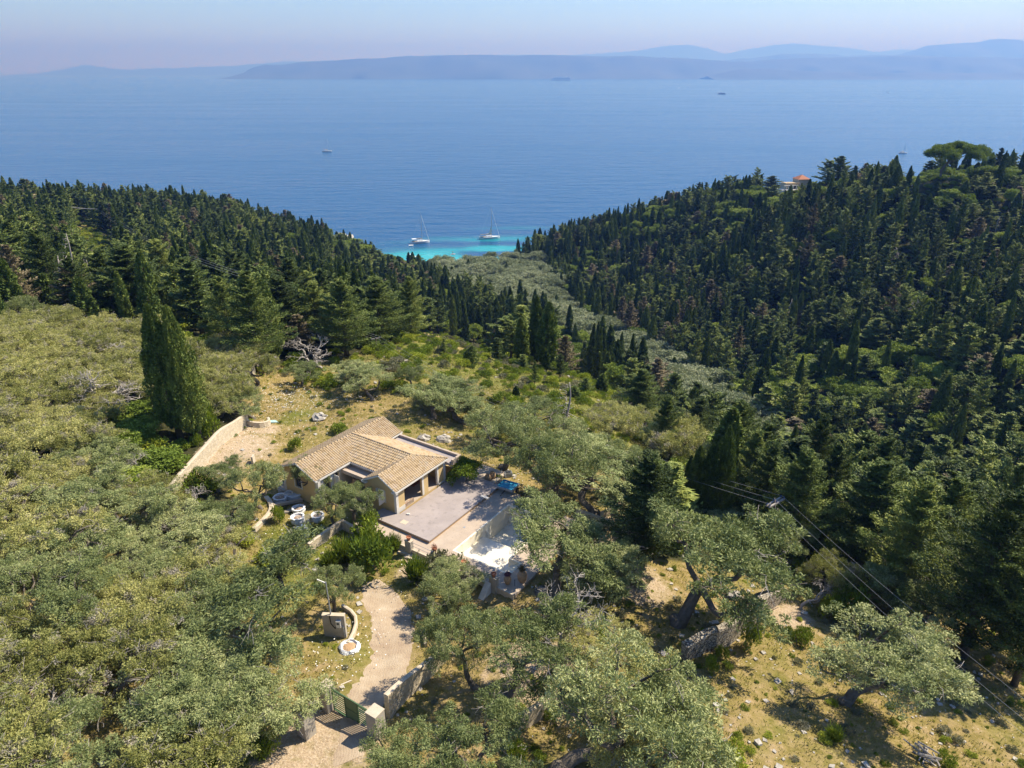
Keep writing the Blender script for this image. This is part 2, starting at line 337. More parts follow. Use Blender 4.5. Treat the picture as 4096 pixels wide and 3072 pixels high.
# ground colour kinds, stored per vertex: R forest floor, G bare gravel, B lush green
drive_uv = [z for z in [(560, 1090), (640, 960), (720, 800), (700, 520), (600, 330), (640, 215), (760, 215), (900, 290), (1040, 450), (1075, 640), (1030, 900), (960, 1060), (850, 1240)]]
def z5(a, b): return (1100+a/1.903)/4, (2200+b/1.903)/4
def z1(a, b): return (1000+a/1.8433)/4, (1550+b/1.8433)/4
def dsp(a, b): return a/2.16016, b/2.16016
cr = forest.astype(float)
gpatch = [(dsp(450, 985), 5.5), (dsp(520, 960), 5), (dsp(480, 935), 4), (dsp(700, 1590), 5), (dsp(650, 1640), 4), (dsp(740, 1560), 3), (dsp(1150, 1440), 4.5), (dsp(1200, 1500), 4), (dsp(870, 1150), 2), (dsp(560, 925), 3), (dsp(1330, 1200), 4), (dsp(1380, 1260), 4), (dsp(30, 712), 5), (dsp(1340, 1130), 3), (dsp(1700, 1330), 3), (dsp(900, 1230), 2.5)]
cg = np.zeros_like(cr)
for (uv, r_) in gpatch:
    p = hit(*uv); cg = np.maximum(cg, 1-smooth(np.hypot(gx-p[0], gy-p[1]), r_*.4, r_*1.15))
lpatch = [(dsp(640, 1210), 5), (dsp(600, 1290), 4), (dsp(700, 1150), 3), (dsp(620, 1170), 4), (dsp(560, 1640), 3), (dsp(640, 900), 3), (dsp(900, 760), 16), (dsp(1000, 780), 16), (dsp(1200, 870), 16), (dsp(1100, 800), 18), (dsp(1250, 840), 18), (dsp(1350, 900), 14), (dsp(1020, 730), 14), (dsp(1400, 960), 12), (dsp(210, 560), 22), (dsp(200, 620), 18)]
cb = np.zeros_like(cr)
for (uv, r_) in lpatch:
    p = hit(*uv); cb = np.maximum(cb, 1-smooth(np.hypot(gx-p[0], gy-p[1]), r_*.3, r_*1.2))
ny, nx = gx.shape
V = np.stack([gx.ravel(), gy.ravel(), HT.ravel()], 1)
ii = np.arange(ny*nx).reshape(ny, nx)
Fq = np.stack([ii[:-1, :-1].ravel(), ii[:-1, 1:].ravel(), ii[1:, 1:].ravel(), ii[1:, :-1].ravel()], 1)
m, t, b, out = nodemat('hillside_ground'); b.inputs['Roughness'].default_value = .95; b.inputs['Specular IOR Level'].default_value = .1
g = N(t, 'ShaderNodeNewGeometry').outputs['Position']
at_ = N(t, 'ShaderNodeAttribute', attribute_name='zone'); sx = N(t, 'ShaderNodeSeparateColor'); t.links.new(at_.outputs['Color'], sx.inputs[0])
nA = noise(t, g, .16, 5, .6); nB = noise(t, g, 1.3, 5, .65); nC = noise(t, g, 7, 4, .7)
dry = ramp(t, nB.outputs[0], [(.3, (0.139, 0.117, 0.033)), (.45, (0.219, 0.172, 0.058)), (.6, (0.292, 0.219, 0.102)), (.72, (0.336, 0.249, 0.146))]).outputs[0]
lush = ramp(t, nB.outputs[0], [(.3, (0.088, 0.110, 0.013)), (.5, (0.146, 0.153, 0.033)), (.7, (0.234, 0.205, 0.065))]).outputs[0]
soil = ramp(t, nC.outputs[0], [(.3, (0.249, 0.182, 0.117)), (.5, (0.380, 0.292, 0.194)), (.68, (0.482, 0.402, 0.299))]).outputs[0]
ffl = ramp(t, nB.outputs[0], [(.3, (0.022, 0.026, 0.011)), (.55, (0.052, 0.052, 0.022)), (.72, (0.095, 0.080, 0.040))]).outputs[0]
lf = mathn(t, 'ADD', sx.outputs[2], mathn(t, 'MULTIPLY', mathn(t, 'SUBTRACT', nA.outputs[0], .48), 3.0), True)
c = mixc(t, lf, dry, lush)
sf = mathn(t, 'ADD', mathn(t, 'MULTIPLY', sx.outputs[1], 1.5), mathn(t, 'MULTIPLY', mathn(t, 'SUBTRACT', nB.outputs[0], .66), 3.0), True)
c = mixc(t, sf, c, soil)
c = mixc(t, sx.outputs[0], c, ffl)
# scattered pale stones
vo = N(t, 'ShaderNodeTexVoronoi'); vo.inputs['Scale'].default_value = 2.6; t.links.new(g, vo.inputs['Vector'])
s1 = ramp(t, vo.outputs['Distance'], [(.10, (1, 1, 1)), (.16, (0, 0, 0))]).outputs[0]
s2 = ramp(t, noise(t, g, .5, 3).outputs[0], [(.5, (0, 0, 0)), (.6, (1, 1, 1))]).outputs[0]
sm = mathn(t, 'MULTIPLY', mathn(t, 'MULTIPLY', s1, s2), mathn(t, 'SUBTRACT', 1.0, sx.outputs[0]))
c = mixc(t, sm, c, (.56, .50, .40))
t.links.new(c, b.inputs['Base Color'])
bump(t, b, mathn(t, 'ADD', nC.outputs[0], mathn(t, 'MULTIPLY', nB.outputs[0], 2.0)), .6, .18)
M['ground'] = m
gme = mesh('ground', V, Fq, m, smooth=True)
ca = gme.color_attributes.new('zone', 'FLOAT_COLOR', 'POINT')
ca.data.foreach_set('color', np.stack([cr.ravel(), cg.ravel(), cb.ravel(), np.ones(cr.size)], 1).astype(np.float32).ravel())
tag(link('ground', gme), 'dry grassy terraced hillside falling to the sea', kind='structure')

# ------------------------------------------------------------------ sea
m, t, b, out = nodemat('sea_water'); b.inputs['Roughness'].default_value = .16; b.inputs['IOR'].default_value = 1.33; b.inputs['Specular IOR Level'].default_value = .5
g = N(t, 'ShaderNodeNewGeometry').outputs['Position']
at_ = N(t, 'ShaderNodeAttribute', attribute_name='shallow')
nz = noise(t, g, .035, 4, .6); nzz = noise(t, g, .012, 3)
f = mathn(t, 'ADD', at_.outputs['Fac'], mathn(t, 'MULTIPLY', mathn(t, 'SUBTRACT', nz.outputs[0], .5), .5), True)
c = ramp(t, f, [(.12, (.010, .065, .16)), (.38, (.012, .12, .19)), (.56, (.018, .24, .28)), (1, (.04, .34, .36))]).outputs[0]
c = mixc(t, ramp(t, nzz.outputs[0], [(.4, (0, 0, 0)), (.62, (.5, .5, .5))]).outputs[0], c, (.03, .115, .27), 'MIX') if False else c
t.links.new(c, b.inputs['Base Color'])
mp = N(t, 'ShaderNodeMapping'); mp.inputs['Scale'].default_value = (.35, 1.0, 1); mp.inputs['Rotation'].default_value = (0, 0, R(-8)); t.links.new(g, mp.inputs[0])
w1 = noise(t, mp.outputs[0], .33, 4, .6); w2 = noise(t, mp.outputs[0], .06, 4, .6)
hh = mathn(t, 'ADD', mathn(t, 'MULTIPLY', w1.outputs[0], .6), mathn(t, 'MULTIPLY', w2.outputs[0], 2.6))
bump(t, b, hh, .9, 1.2)
mp2 = N(t, 'ShaderNodeMapping'); mp2.inputs['Scale'].default_value = (.0012, .006, 1); mp2.inputs['Rotation'].default_value = (0, 0, R(7)); t.links.new(g, mp2.inputs[0])
w3 = noise(t, mp2.outputs[0], 1.0, 5, .65); t.links.new(ramp(t, w3.outputs[0], [(.38, (.13, .13, .13)), (.62, (.21, .21, .21))]).outputs[0], b.inputs['Roughness'])
M['sea'] = m
sxs = np.concatenate([-np.geomspace(45000, 400, 22), np.arange(-390, 391, 6.5), np.geomspace(400, 45000, 22)])
sys_ = np.concatenate([[-8000, 100], np.arange(330, 640, 5), np.geomspace(650, 42000, 30)])
ax_, ay_ = np.meshgrid(sxs, sys_); az_ = np.zeros_like(ax_)
sh = np.zeros_like(ax_); uu, vv, zz = proj(ax_, ay_, az_)
def blob(px, py, rx, ry, amp, rot=0):
    q = at(px, py, 0); dx = ax_-q[0]; dy = ay_-q[1]; c_, s_ = math.cos(rot), math.sin(rot)
    return amp*np.exp(-(((dx*c_+dy*s_)/rx)**2+((-dx*s_+dy*c_)/ry)**2))
for a_ in [(385, 262, 34, 30, .9), (430, 258, 40, 26, 1.0), (470, 262, 45, 24, 1.0), (500, 250, 30, 20, .85), (520, 262, 40, 24, .8), (480, 240, 55, 16, .55, .12), (520, 228, 40, 9, .35, .1), (400, 275, 70, 30, .8), (470, 250, 60, 12, .6)]: sh = np.maximum(sh, blob(*a_))
for a_ in [(492, 254.5, 22, 6, .62), (512, 252.5, 22, 6, .55), (450, 243, 16, 7, .3), (500, 243.5, 26, 4, .45)]: sh = sh-blob(*a_)
n2 = ax_.shape; i2 = np.arange(ax_.size).reshape(n2)
sme = mesh('sea', np.stack([ax_.ravel(), ay_.ravel(), az_.ravel()], 1), np.stack([i2[:-1, :-1].ravel(), i2[:-1, 1:].ravel(), i2[1:, 1:].ravel(), i2[1:, :-1].ravel()], 1), m, smooth=True)
fa = sme.attributes.new('shallow', 'FLOAT', 'POINT'); fa.data.foreach_set('value', sh.astype(np.float32).ravel())
tag(link('sea', sme), 'blue sea with turquoise shallows in the bay', kind='structure')

# ------------------------------------------------------------------ far mountains (ridge heightfields with real depth)
M['mountain'] = mat('mountain_ground', (.05, .07, .055), (.07, .085, .06), .0012, .95, 0, fine=.01)
def mountains(name, label, Z, prof, depth, seed):
    """prof: (u, v of the crest) across the picture; Z distance of the crest"""
    us = np.array([p[0] for p in prof], float); vs_ = np.array([p[1] for p in prof], float)
    n = 260; u = np.linspace(us[0], us[-1], n); v = np.interp(u, us, vs_)
    rs = np.random.RandomState(seed); sm = np.convolve(rs.randn(n+20), np.ones(7)/7, 'same')[10:-10]*.55+rs.randn(n)*.06
    Y = (v+sm-384)/FPX; crest = np.maximum(CH-Z*(SP+Y*CP), 1); x = (u-512)/FPX*Z; y0 = Z*(CP-Y*SP)
    rows = []
    for k_, (dy, f) in enumerate([(-depth, -.02), (-depth*.7, .16), (-depth*.45, .42), (-depth*.25, .68), (-depth*.1, .9), (0, 1), (depth*.2, .8), (depth*.6, .3), (depth, -.02)]):
        j = fbm(x/1000, x*0+k_*3.3, 2.2, seed+k_, 3)
        rows.append(np.stack([x, y0*0+Z*1.05+dy*(1+.25*j), crest*np.clip(f+.09*j*(0 < f < 1), -.05, 1)], 1))
    V = np.concatenate(rows); nr = len(rows); q = np.arange(nr*n).reshape(nr, n)
    F = np.stack([q[:-1, :-1].ravel(), q[:-1, 1:].ravel(), q[1:, 1:].ravel(), q[1:, :-1].ravel()], 1)
    return tag(link(name, mesh(name, V, F, M['mountain'], smooth=True)), label, kind='structure')
mountains('mountains', 'long low blue headland across the sea', 15500, [(250, 75), (258, 72), (262, 68), (275, 65), (290, 65.5), (310, 62.5), (340, 61), (365, 59), (390, 58.5), (415, 56.5), (450, 56), (480, 55.5), (500, 56), (530, 55.8), (560, 56), (600, 57), (625, 56.5), (650, 58), (690, 60), (720, 61), (740, 62), (760, 60), (790, 58.5), (830, 58), (850, 57.5), (880, 56.5), (900, 56.5), (940, 57.5), (980, 58), (1024, 60), (1100, 62), (1200, 66)], 1500, 5)
mountains('mountains', 'small darker blue headland low on the water', 13500, [(700, 76), (712, 72.5), (735, 68.5), (760, 68.8), (790, 71), (815, 72), (860, 72.5), (930, 73), (990, 73), (1100, 72)], 700, 9)
mountains('mountains', 'blue mountain ridge rising behind the headland', 21000, [(700, 62), (740, 59), (755, 57), (770, 54.5), (790, 54.5), (815, 55), (830, 57), (855, 56), (880, 55.5), (892, 52), (905, 47.5), (920, 45.5), (935, 44.8), (950, 44.5), (965, 41.5), (975, 40.8), (985, 42), (1000, 45), (1012, 46), (1024, 48), (1070, 50), (1150, 55)], 2500, 12)
mountains('mountains', 'faint pale mountains on the horizon', 38000, [(60, 73), (90, 68), (103, 64.5), (115, 67), (140, 70), (240, 66), (300, 62), (400, 60), (500, 55), (570, 56), (600, 54), (630, 52), (660, 47.5), (680, 46), (700, 50), (715, 55), (735, 51), (760, 46.5), (780, 45), (800, 47), (830, 49), (860, 53), (885, 50), (905, 53), (1000, 56), (1200, 60)], 3000, 15)
# ------------------------------------------------------------------ haze: one closed box of even air
m = bpy.data.materials.new('haze_air'); m.use_nodes = True; t = m.node_tree; t.nodes.clear()
pv = t.nodes.new('ShaderNodeVolumePrincipled'); pv.inputs['Color'].default_value = (.12, .29, .88, 1); pv.inputs['Absorption Color'].default_value = (.60, .47, .25, 1); pv.inputs['Density'].default_value = 1.35e-4; pv.inputs['Anisotropy'].default_value = .2
oo = t.nodes.new('ShaderNodeOutputMaterial'); t.links.new(pv.outputs[0], oo.inputs[1])
hz = MB().box(-46000, 46000, -9000, 46000, -40, 1500).build('haze', m); tag(hz, 'thin blue sea haze', kind='stuff')

# ------------------------------------------------------------------ plants: mesh builders
def leaves(P, D, L, W_, rs):
    n = len(P); D = unit(D); r_ = unit(rs.randn(n, 3)); S = unit(np.cross(D, r_))
    L = np.asarray(L).reshape(-1, 1)*np.ones((n, 1)); W_ = np.asarray(W_).reshape(-1, 1)*np.ones((n, 1))
    a = P-D*L/2; b_ = P+S*W_/2; c_ = P+D*L/2; d_ = P-S*W_/2
    V = np.stack([a, b_, c_, d_], 1).reshape(-1, 3); F = np.arange(4*n).reshape(n, 4)
    return V, F
def rdir(n, rs): return unit(rs.randn(n, 3))
def clump_leaves(C, rad, per, L, W_, rs, flat=.8, up=.35, hollow=.55, drp=0):
    """leafy clumps: centres C, radii rad"""
    Ps = []; Ds = []
    for c_, r_ in zip(C, rad):
        n = int(per*r_*r_); d_ = rdir(n, rs); rr = r_*(hollow+(1-hollow)*rs.rand(n, 1)**.6)*(1+.18*np.sin(d_[:, :1]*5+c_[0]*3)*np.cos(d_[:, 1:2]*6+c_[1]))
        p = c_+d_*rr*np.array([1, 1, flat]); keep = rs.rand(n) < (.55+.45*(d_[:, 2] > -.3)); Ps.append(p[keep])
        q = d_+rs.randn(n, 3)*.6; q[:, 2] += up-drp*rs.rand(n); Ds.append(q[keep])
    P = np.concatenate(Ps); D = np.concatenate(Ds)
    return leaves(P, D, L*(.6+.8*rs.rand(len(P))), W_*(.6+.8*rs.rand(len(P))), rs)
def limb(mb, p, q, r0, r1, rs, segs=5, wob=.12, n=6):
    p = np.array(p, float); q = np.array(q, float); L = np.linalg.norm(q-p); pts = []; w1 = rs.randn(3)*wob*L; w2 = rs.randn(3)*wob*L*.5
    for i in range(segs+1):
        f = i/segs; pts.append(tuple(p+(q-p)*f+w1*math.sin(f*math.pi)+w2*math.sin(2*f*math.pi)))
    mb.tube(pts, [r0+(r1-r0)*i/segs for i in range(segs+1)], n); return pts
def olive_mesh(seed, lean=.4, nl=30000, Rr=3.4, Ht=5.6, L=.17, W_=.05, mt='olive', gap=1.0, bare=0):
    rs = np.random.RandomState(seed); tr = MB()
    top = np.array([lean*1.6, rs.randn()*.3, 1.7+rs.rand()*.5])
    pts = limb(tr, (0, 0, -.5), top, .30, .2, rs, 7, .11, 9)
    tr.lathe([(.46, -.6), (.36, .0), (.27, .35)], (0, 0, 0), 9, .5, seed)
    C = []; rad = []
    nb = 3+rs.randint(2)
    for k in range(nb):
        th = 6.28*k/nb+rs.rand(); e = np.array([lean*2.2+math.cos(th)*Rr*.5, math.sin(th)*Rr*.5, Ht*.58+rs.rand()*.5])
        limb(tr, top, e, .16, .085, rs, 5, .14)
        for j in range(4+rs.randint(2)):
            t2 = th+rs.randn()*.75; q = .55+.5*rs.rand()
            c_ = np.array([lean*2.2+math.cos(t2)*Rr*q*.85, math.sin(t2)*Rr*q*.85, Ht*(.56+.32*rs.rand())-q*.35+.3])
            limb(tr, e, c_, .09, .035, rs, 4, .12, 4); C.append(c_); rad.append(.75+.5*rs.rand())
            for _ in range(3): limb(tr, c_, c_+rdir(1, rs)[0]*.9, .035, .01, rs, 2, .1, 3)
    for j in range(5):
        C.append(np.array([lean*2.2+rs.randn()*Rr*.28, rs.randn()*Rr*.28, Ht*(.78+.1*rs.rand())])); rad.append(.85+.4*rs.rand())
    C2 = []; r2 = []
    for c_, r_ in zip(C, rad):   # smaller tufts on each clump give the ragged outline
        C2.append(c_); r2.append(r_*.72)
        for j in range(7):
            d_ = rdir(1, rs)[0]; d_[2] = abs(d_[2])*.8-.1; C2.append(c_+d_*r_*(.8+.45*rs.rand())); r2.append(r_*(.2+.24*rs.rand()))
    a2 = sum(r_*r_ for r_ in r2); V, F = clump_leaves(C2, r2, nl/a2, L, W_, rs, .85, .3, .3, .5)
    cr_ = mesh('olive_crown', V, F, M[mt])
    tr.cm = 1
    for j in range(46 if mt == 'olive_yellow' else 14):
        k = rs.randint(len(C)); c_ = C[k]; d_ = rdir(1, rs)[0]; d_[2] = abs(d_[2])*.7; e = c_+d_*rad[k]*(.9+.7*rs.rand()); limb(tr, c_, e, .022, .01, rs, 3, .12, 3)
        for q_ in range(2): limb(tr, c_+(e-c_)*.6, c_+(e-c_)*.6+(d_+rdir(1, rs)[0]*.8)*rad[k]*.5, .016, .009, rs, 2, .12, 3)
    return tr.me('olive_trunk', [M['bark'], M['deadwood']], True), cr_
def cypress_mesh(seed, H=10, r=.85, n=5200, L=.42, W_=.14, base=.05, mt='cypress', fork=1):
    rs = np.random.RandomState(seed); tr = MB(); tr.tube([(0, 0, -.6), (0, 0, H*.5), (0, 0, H*.9)], [.2, .12, .03], 6)
    Ps = []; Ds = []
    for fk in range(fork):
        hh = H*(1-.13*fk*rs.rand()); ox, oy = (rs.randn(2)*r*.5 if fk else (0, 0)); m_ = n//fork
        z = base+(1-base)*rs.rand(m_)**.85; th = rs.rand(m_)*6.28
        pr = np.clip(np.minimum((z-base+.03)/.16, 1)**.6*(1-np.clip((z-.42)/.58, 0, 1)**1.7)**.8, .03, 1)
        gro = .80+.14*np.sin(th*5+z*9+seed)+.12*np.sin(th*9-z*21+seed*2)+.10*np.sin(z*34+th*3)
        rr = r*pr*gro*(.72+.30*rs.rand(m_)**.5)/(1 if fk == 0 else 1.2)
        Ps.append(np.stack([ox*(1-z*.4)+np.cos(th)*rr, oy*(1-z*.4)+np.sin(th)*rr, z*hh], 1)); Ds.append(np.stack([np.cos(th)*.3, np.sin(th)*.3, np.ones(m_)], 1)+rs.randn(m_, 3)*.3)
    P = np.concatenate(Ps); V, F = leaves(P, np.concatenate(Ds), L*(.5+rs.rand(len(P))), W_*(.6+.8*rs.rand(len(P))), rs)
    return tr.me('cypress_trunk', M['bark'], True), mesh('cypress_crown', V, F, M[mt])
def conifer_mesh(seed, H=10, r=2.3, n=9000, L=.36, W_=.15, mt='conifer', nb=52, base=.12, tiers=False, pw=.75, ragged=.35):
    rs = np.random.RandomState(seed); tr = MB(); tr.tube([(0, 0, -.6), (rs.randn()*.1, rs.randn()*.1, H*.5), (0, 0, H*.97)], [.24, .15, .02], 7)
    Ps = []; Ds = []; m_ = n//nb; ga = rs.rand()*6.28
    tips = rs.randint(1, 4)
    for k in range(nb):
        f = base+(1-base)*(k+rs.rand())/nb; ga += 2.4; L_ = r*max((1-f)/(1-base), .04)**pw*min(1, (f-base)/.12+.45)*(1-ragged+2*ragged*rs.rand()); slope = .25+.65*f+rs.randn()*.15
        if tiers: slope = .12+.35*f
        d_ = np.array([math.cos(ga), math.sin(ga), 0]); o = np.array([0, 0, f*H])
        if k % 2 == 0 and L_ > .5: tr.tube([tuple(o), tuple(o+(d_+np.array([0, 0, slope]))*L_*.8)], [.05, .015], 3, False)
        s = rs.rand(m_)**.7; wd = .30*L_*(1.15-s)+.16
        p = o+(d_+np.array([0, 0, 0]))*(s*L_)[:, None]; p[:, 2] += slope*L_*s**1.4; side = np.array([-d_[1], d_[0], 0])
        p += side*(rs.randn(m_)*wd*.55)[:, None]; p[:, 2] += np.abs(rs.randn(m_))*wd*.45-.12*wd
        Ps.append(p); q = d_*.8+np.array([0, 0, .55])+side*(rs.randn(m_)*.5)[:, None]+rs.randn(m_, 3)*.35; Ds.append(q)
    P = np.concatenate(Ps); V, F = leaves(P, np.concatenate(Ds), L*(.5+rs.rand(len(P))), W_*(.6+.8*rs.rand(len(P))), rs)
    return tr.me('conifer_trunk', M['bark'], True), mesh('conifer_crown', V, F, M[mt])
def dome_mesh(seed, r=2.6, H=4.5, n=11000, L=.24, W_=.12, mt='broad', name='broadleaf'):
    rs = np.random.RandomState(seed); tr = MB(); C = []; rad = []
    tr.tube([(0, 0, -.6), (0, 0, H*.45)], [.25, .14], 6)
    for k in range(18):
        d_ = rdir(1, rs)[0]; d_[2] = abs(d_[2]); q = .62*rs.rand()**.4; c_ = np.array([d_[0]*r*q, d_[1]*r*q, H*.45+d_[2]*H*.33]); C.append(c_); rad.append(r*(.26+.16*rs.rand()))
        if k % 3 == 0: tr.tube([(0, 0, H*.3), tuple(c_)], [.1, .03], 4, False)
    C2 = list(C); r2 = [x*.85 for x in rad]
    for c_, r_ in zip(C, rad):
        for j in range(6): d_ = rdir(1, rs)[0]; d_[2] = abs(d_[2]); C2.append(c_+d_*r_*(.75+.4*rs.rand())); r2.append(r_*(.25+.25*rs.rand()))
    a2 = sum(x*x for x in r2); V, F = clump_leaves(C2, r2, n/a2, L, W_, rs, .9, .3, .5)
    return tr.me(name+'_trunk', M['bark'], True), mesh(name+'_crown', V, F, M[mt])
def bare_mesh(seed, H=5, spread=2.2, tall=False, thick=.16, twig=3, lean=0):
    rs = np.random.RandomState(seed); tr = MB(); tw = MB()
    if tall:
        limb(tr, (0, 0, -.4), (lean, rs.randn()*.3, H), .2, .03, rs, 8, .02, 7)
        for k in range(34):
            f = .18+.78*rs.rand(); th = rs.rand()*6.28; L_ = spread*(1.15-f)*(.5+.7*rs.rand()); o = np.array([lean*f, 0, f*H]); e = o+np.array([math.cos(th)*L_, math.sin(th)*L_, (rs.rand()-.55)*L_*.7])
            limb(tw, o, e, .045, .012, rs, 4, .14, 3)
            if rs.rand() < .6: limb(tw, (o+e)/2, (o+e)/2+rdir(1, rs)[0]*L_*.4, .02, .008, rs, 2, .15, 3)
        return tr.me('trunk', M['deadwood'], True), tw.me('twigs', M['deadwood'])
    def rec(p, d_, L_, r_, dep):
        e = p+d_*L_; limb(tr if dep < 2 else tw, p, e, r_, r_*.6, rs, 4, .11, 6 if dep < 2 else 3)
        if dep >= 5: return
        for j in range(2+rs.randint(2)+(dep > 2)):
            q = d_+rdir(1, rs)[0]*(.75+.1*dep); q[2] += .15; q = unit(q); rec(p+d_*L_*(.55+.45*rs.rand()), q, L_*(.62+.2*rs.rand()), max(r_*.58, .011), dep+1)
    rec(np.array([0, 0, -.3]), unit(np.array([lean, .1, 1.])), H*.34, thick, 0)
    return tr.me('trunk', M['deadwood'], True), tw.me('twigs', M['deadwood'])
def shrub_mesh(seed, n=1500, mt='shrub', spiky=False, L=.16, W_=.07):
    rs = np.random.RandomState(seed); C = []; rad = []
    if spiky:
        m_ = n; th = rs.rand(m_)*6.28; q = np.sqrt(rs.rand(m_)); hgt = (1-q**2*.5)*(.45+.55*rs.rand(m_))
        D = np.stack([np.cos(th)*q, np.sin(th)*q, np.ones(m_)*.9], 1)+rs.randn(m_, 3)*.18; P = unit(D)*(hgt*(.35+.75*rs.rand(m_)))[:, None]*1.2
        V, F = leaves(P, D, .26*(.5+rs.rand(m_)), .045, rs); return mesh('shrub', V, F, M[mt])
    for k in range(11):
        d_ = rdir(1, rs)[0]; C.append(np.array([d_[0]*.62, d_[1]*.62, .3+abs(d_[2])*.42])); rad.append(.28+.2*rs.rand())
    a2 = sum(x*x for x in rad); V, F = clump_leaves(C, rad, n/a2, L, W_, rs, .85, .5, .4)
    return mesh('shrub', V, F, M[mt])

PROTO = {}
PROTO['olive'] = [olive_mesh(s, l) for s, l in ((1, .5), (2, .2), (3, .75), (4, .4), (5, .1))]
PROTO['pale'] = [olive_mesh(s, l, 28000, 3.5, 4.6, .17, .05, 'olive_yellow') for s, l in ((11, .3), (12, .1), (13, .5), (14, .2))]
PROTO['farolive'] = [dome_mesh(s, 3.4, 4.8, 11000, .28, .11, 'olive_far', 'olive') for s in (21, 22, 23)]
PROTO['cypress'] = [cypress_mesh(31), cypress_mesh(32, r=.7), cypress_mesh(33, r=1.05, fork=2), cypress_mesh(34, r=.55, n=4200)]
PROTO['nearcyp'] = [cypress_mesh(s, 12, 1.05, 24000, .22, .065, .12, fork=f) for s, f in ((36, 1), (37, 2))]
PROTO['conifer'] = [conifer_mesh(41, nb=34, ragged=.5), conifer_mesh(42, r=1.9, pw=.6, nb=36, ragged=.6), conifer_mesh(43, r=2.7, pw=.7, nb=30, ragged=.5), conifer_mesh(44, r=1.6, ragged=.6, nb=34), conifer_mesh(45, r=2.4, pw=.45, ragged=.6, nb=30), conifer_mesh(50, r=2.5, pw=.35, ragged=.6, nb=26, n=8000)]
PROTO['nearcon'] = [conifer_mesh(s, 11, r_, 42000, .17, .065, nb=84, pw=.65, ragged=.45) for s, r_ in ((46, 2.6), (47, 3.0))]
PROTO['brown'] = [conifer_mesh(48, mt='brown_tree', n=4200, ragged=.5), conifer_mesh(49, mt='brown_tree', r=1.7, n=3500)]
PROTO['broad'] = [dome_mesh(s) for s in (51, 52, 53)]
PROTO['bare'] = [bare_mesh(61), bare_mesh(62, 4.5), bare_mesh(63, 5.5, lean=.5)]
PROTO['snag'] = [bare_mesh(65, 10, 2.2, True), bare_mesh(66, 9, 1.6, True, lean=1.0)]
PROTO['shrub'] = [shrub_mesh(71), shrub_mesh(72), shrub_mesh(73, mt='shrub_bright'), shrub_mesh(74, mt='shrub_grey')]
PROTO['spiky'] = [shrub_mesh(75, 2600, 'shrub_bright', True), shrub_mesh(76, 2600, 'shrub', True)]
def measure(cm):
    n = len(cm.vertices); a = np.empty(n*3, np.float32); cm.vertices.foreach_get('co', a); a = a.reshape(-1, 3)
    x0, x1 = np.percentile(a[:, 0], [3, 97]); y0, y1 = np.percentile(a[:, 1], [3, 97]); return ((x1-x0)+(y1-y0))/4, float(np.percentile(a[:, 2], 99.3)), ((x0+x1)/2, (y0+y1)/2)
def sample(cm):
    n = len(cm.vertices); a = np.empty(n*3, np.float32); cm.vertices.foreach_get('co', a); a = a.reshape(-1, 3); return a[::max(1, n//700)].astype(float)
SAMP = {k: [sample(v[1] if isinstance(v, tuple) else v) for v in vv] for k, vv in PROTO.items()}
MEAS = {k: [measure(v[1] if isinstance(v, tuple) else v) for v in vv] for k, vv in PROTO.items()}
SIZE = {'olive': (3.6, 5.6), 'pale': (3.7, 4.9), 'farolive': (3.0, 4.6), 'cypress': (.85, 10), 'nearcyp': (1.0, 12), 'conifer': (2.2, 10), 'nearcon': (2.6, 11), 'brown': (2.0, 10), 'broad': (2.6, 4.4), 'bare': (2.5, 5), 'snag': (1.6, 9.5)}
KNAME = {'olive': 'olive_tree', 'pale': 'olive_tree', 'farolive': 'olive_tree', 'cypress': 'cypress_tree', 'nearcyp': 'cypress_tree', 'conifer': 'conifer_tree', 'nearcon': 'conifer_tree', 'brown': 'browning_tree', 'broad': 'broadleaf_tree', 'bare': 'dead_tree', 'snag': 'dead_tree'}
KCAT = {'olive': 'olive tree', 'pale': 'olive tree', 'farolive': 'olive tree', 'cypress': 'cypress', 'nearcyp': 'cypress', 'conifer': 'conifer', 'nearcon': 'conifer', 'brown': 'conifer', 'broad': 'broadleaf tree', 'bare': 'dead tree', 'snag': 'dead tree'}
def plant(kind, x, y, rad, hgt, label, group=None, var=0, rz=0., z=None, tilt=(0, 0), parts=True):
    z = float(h(x, y)) if z is None else z; pr = PROTO[kind]; R0, H0_, off = MEAS[kind][var % len(pr)]; tm, cm = pr[var % len(pr)]
    e = empty(KNAME[kind], (x, y, z), label, KCAT[kind], group=group, rot=(tilt[0], tilt[1], rz), scl=(rad/R0, rad/R0, hgt/H0_))
    link('trunk', tm, e); link('branches' if kind in ('bare', 'snag') else 'crown', cm, e)
    return e
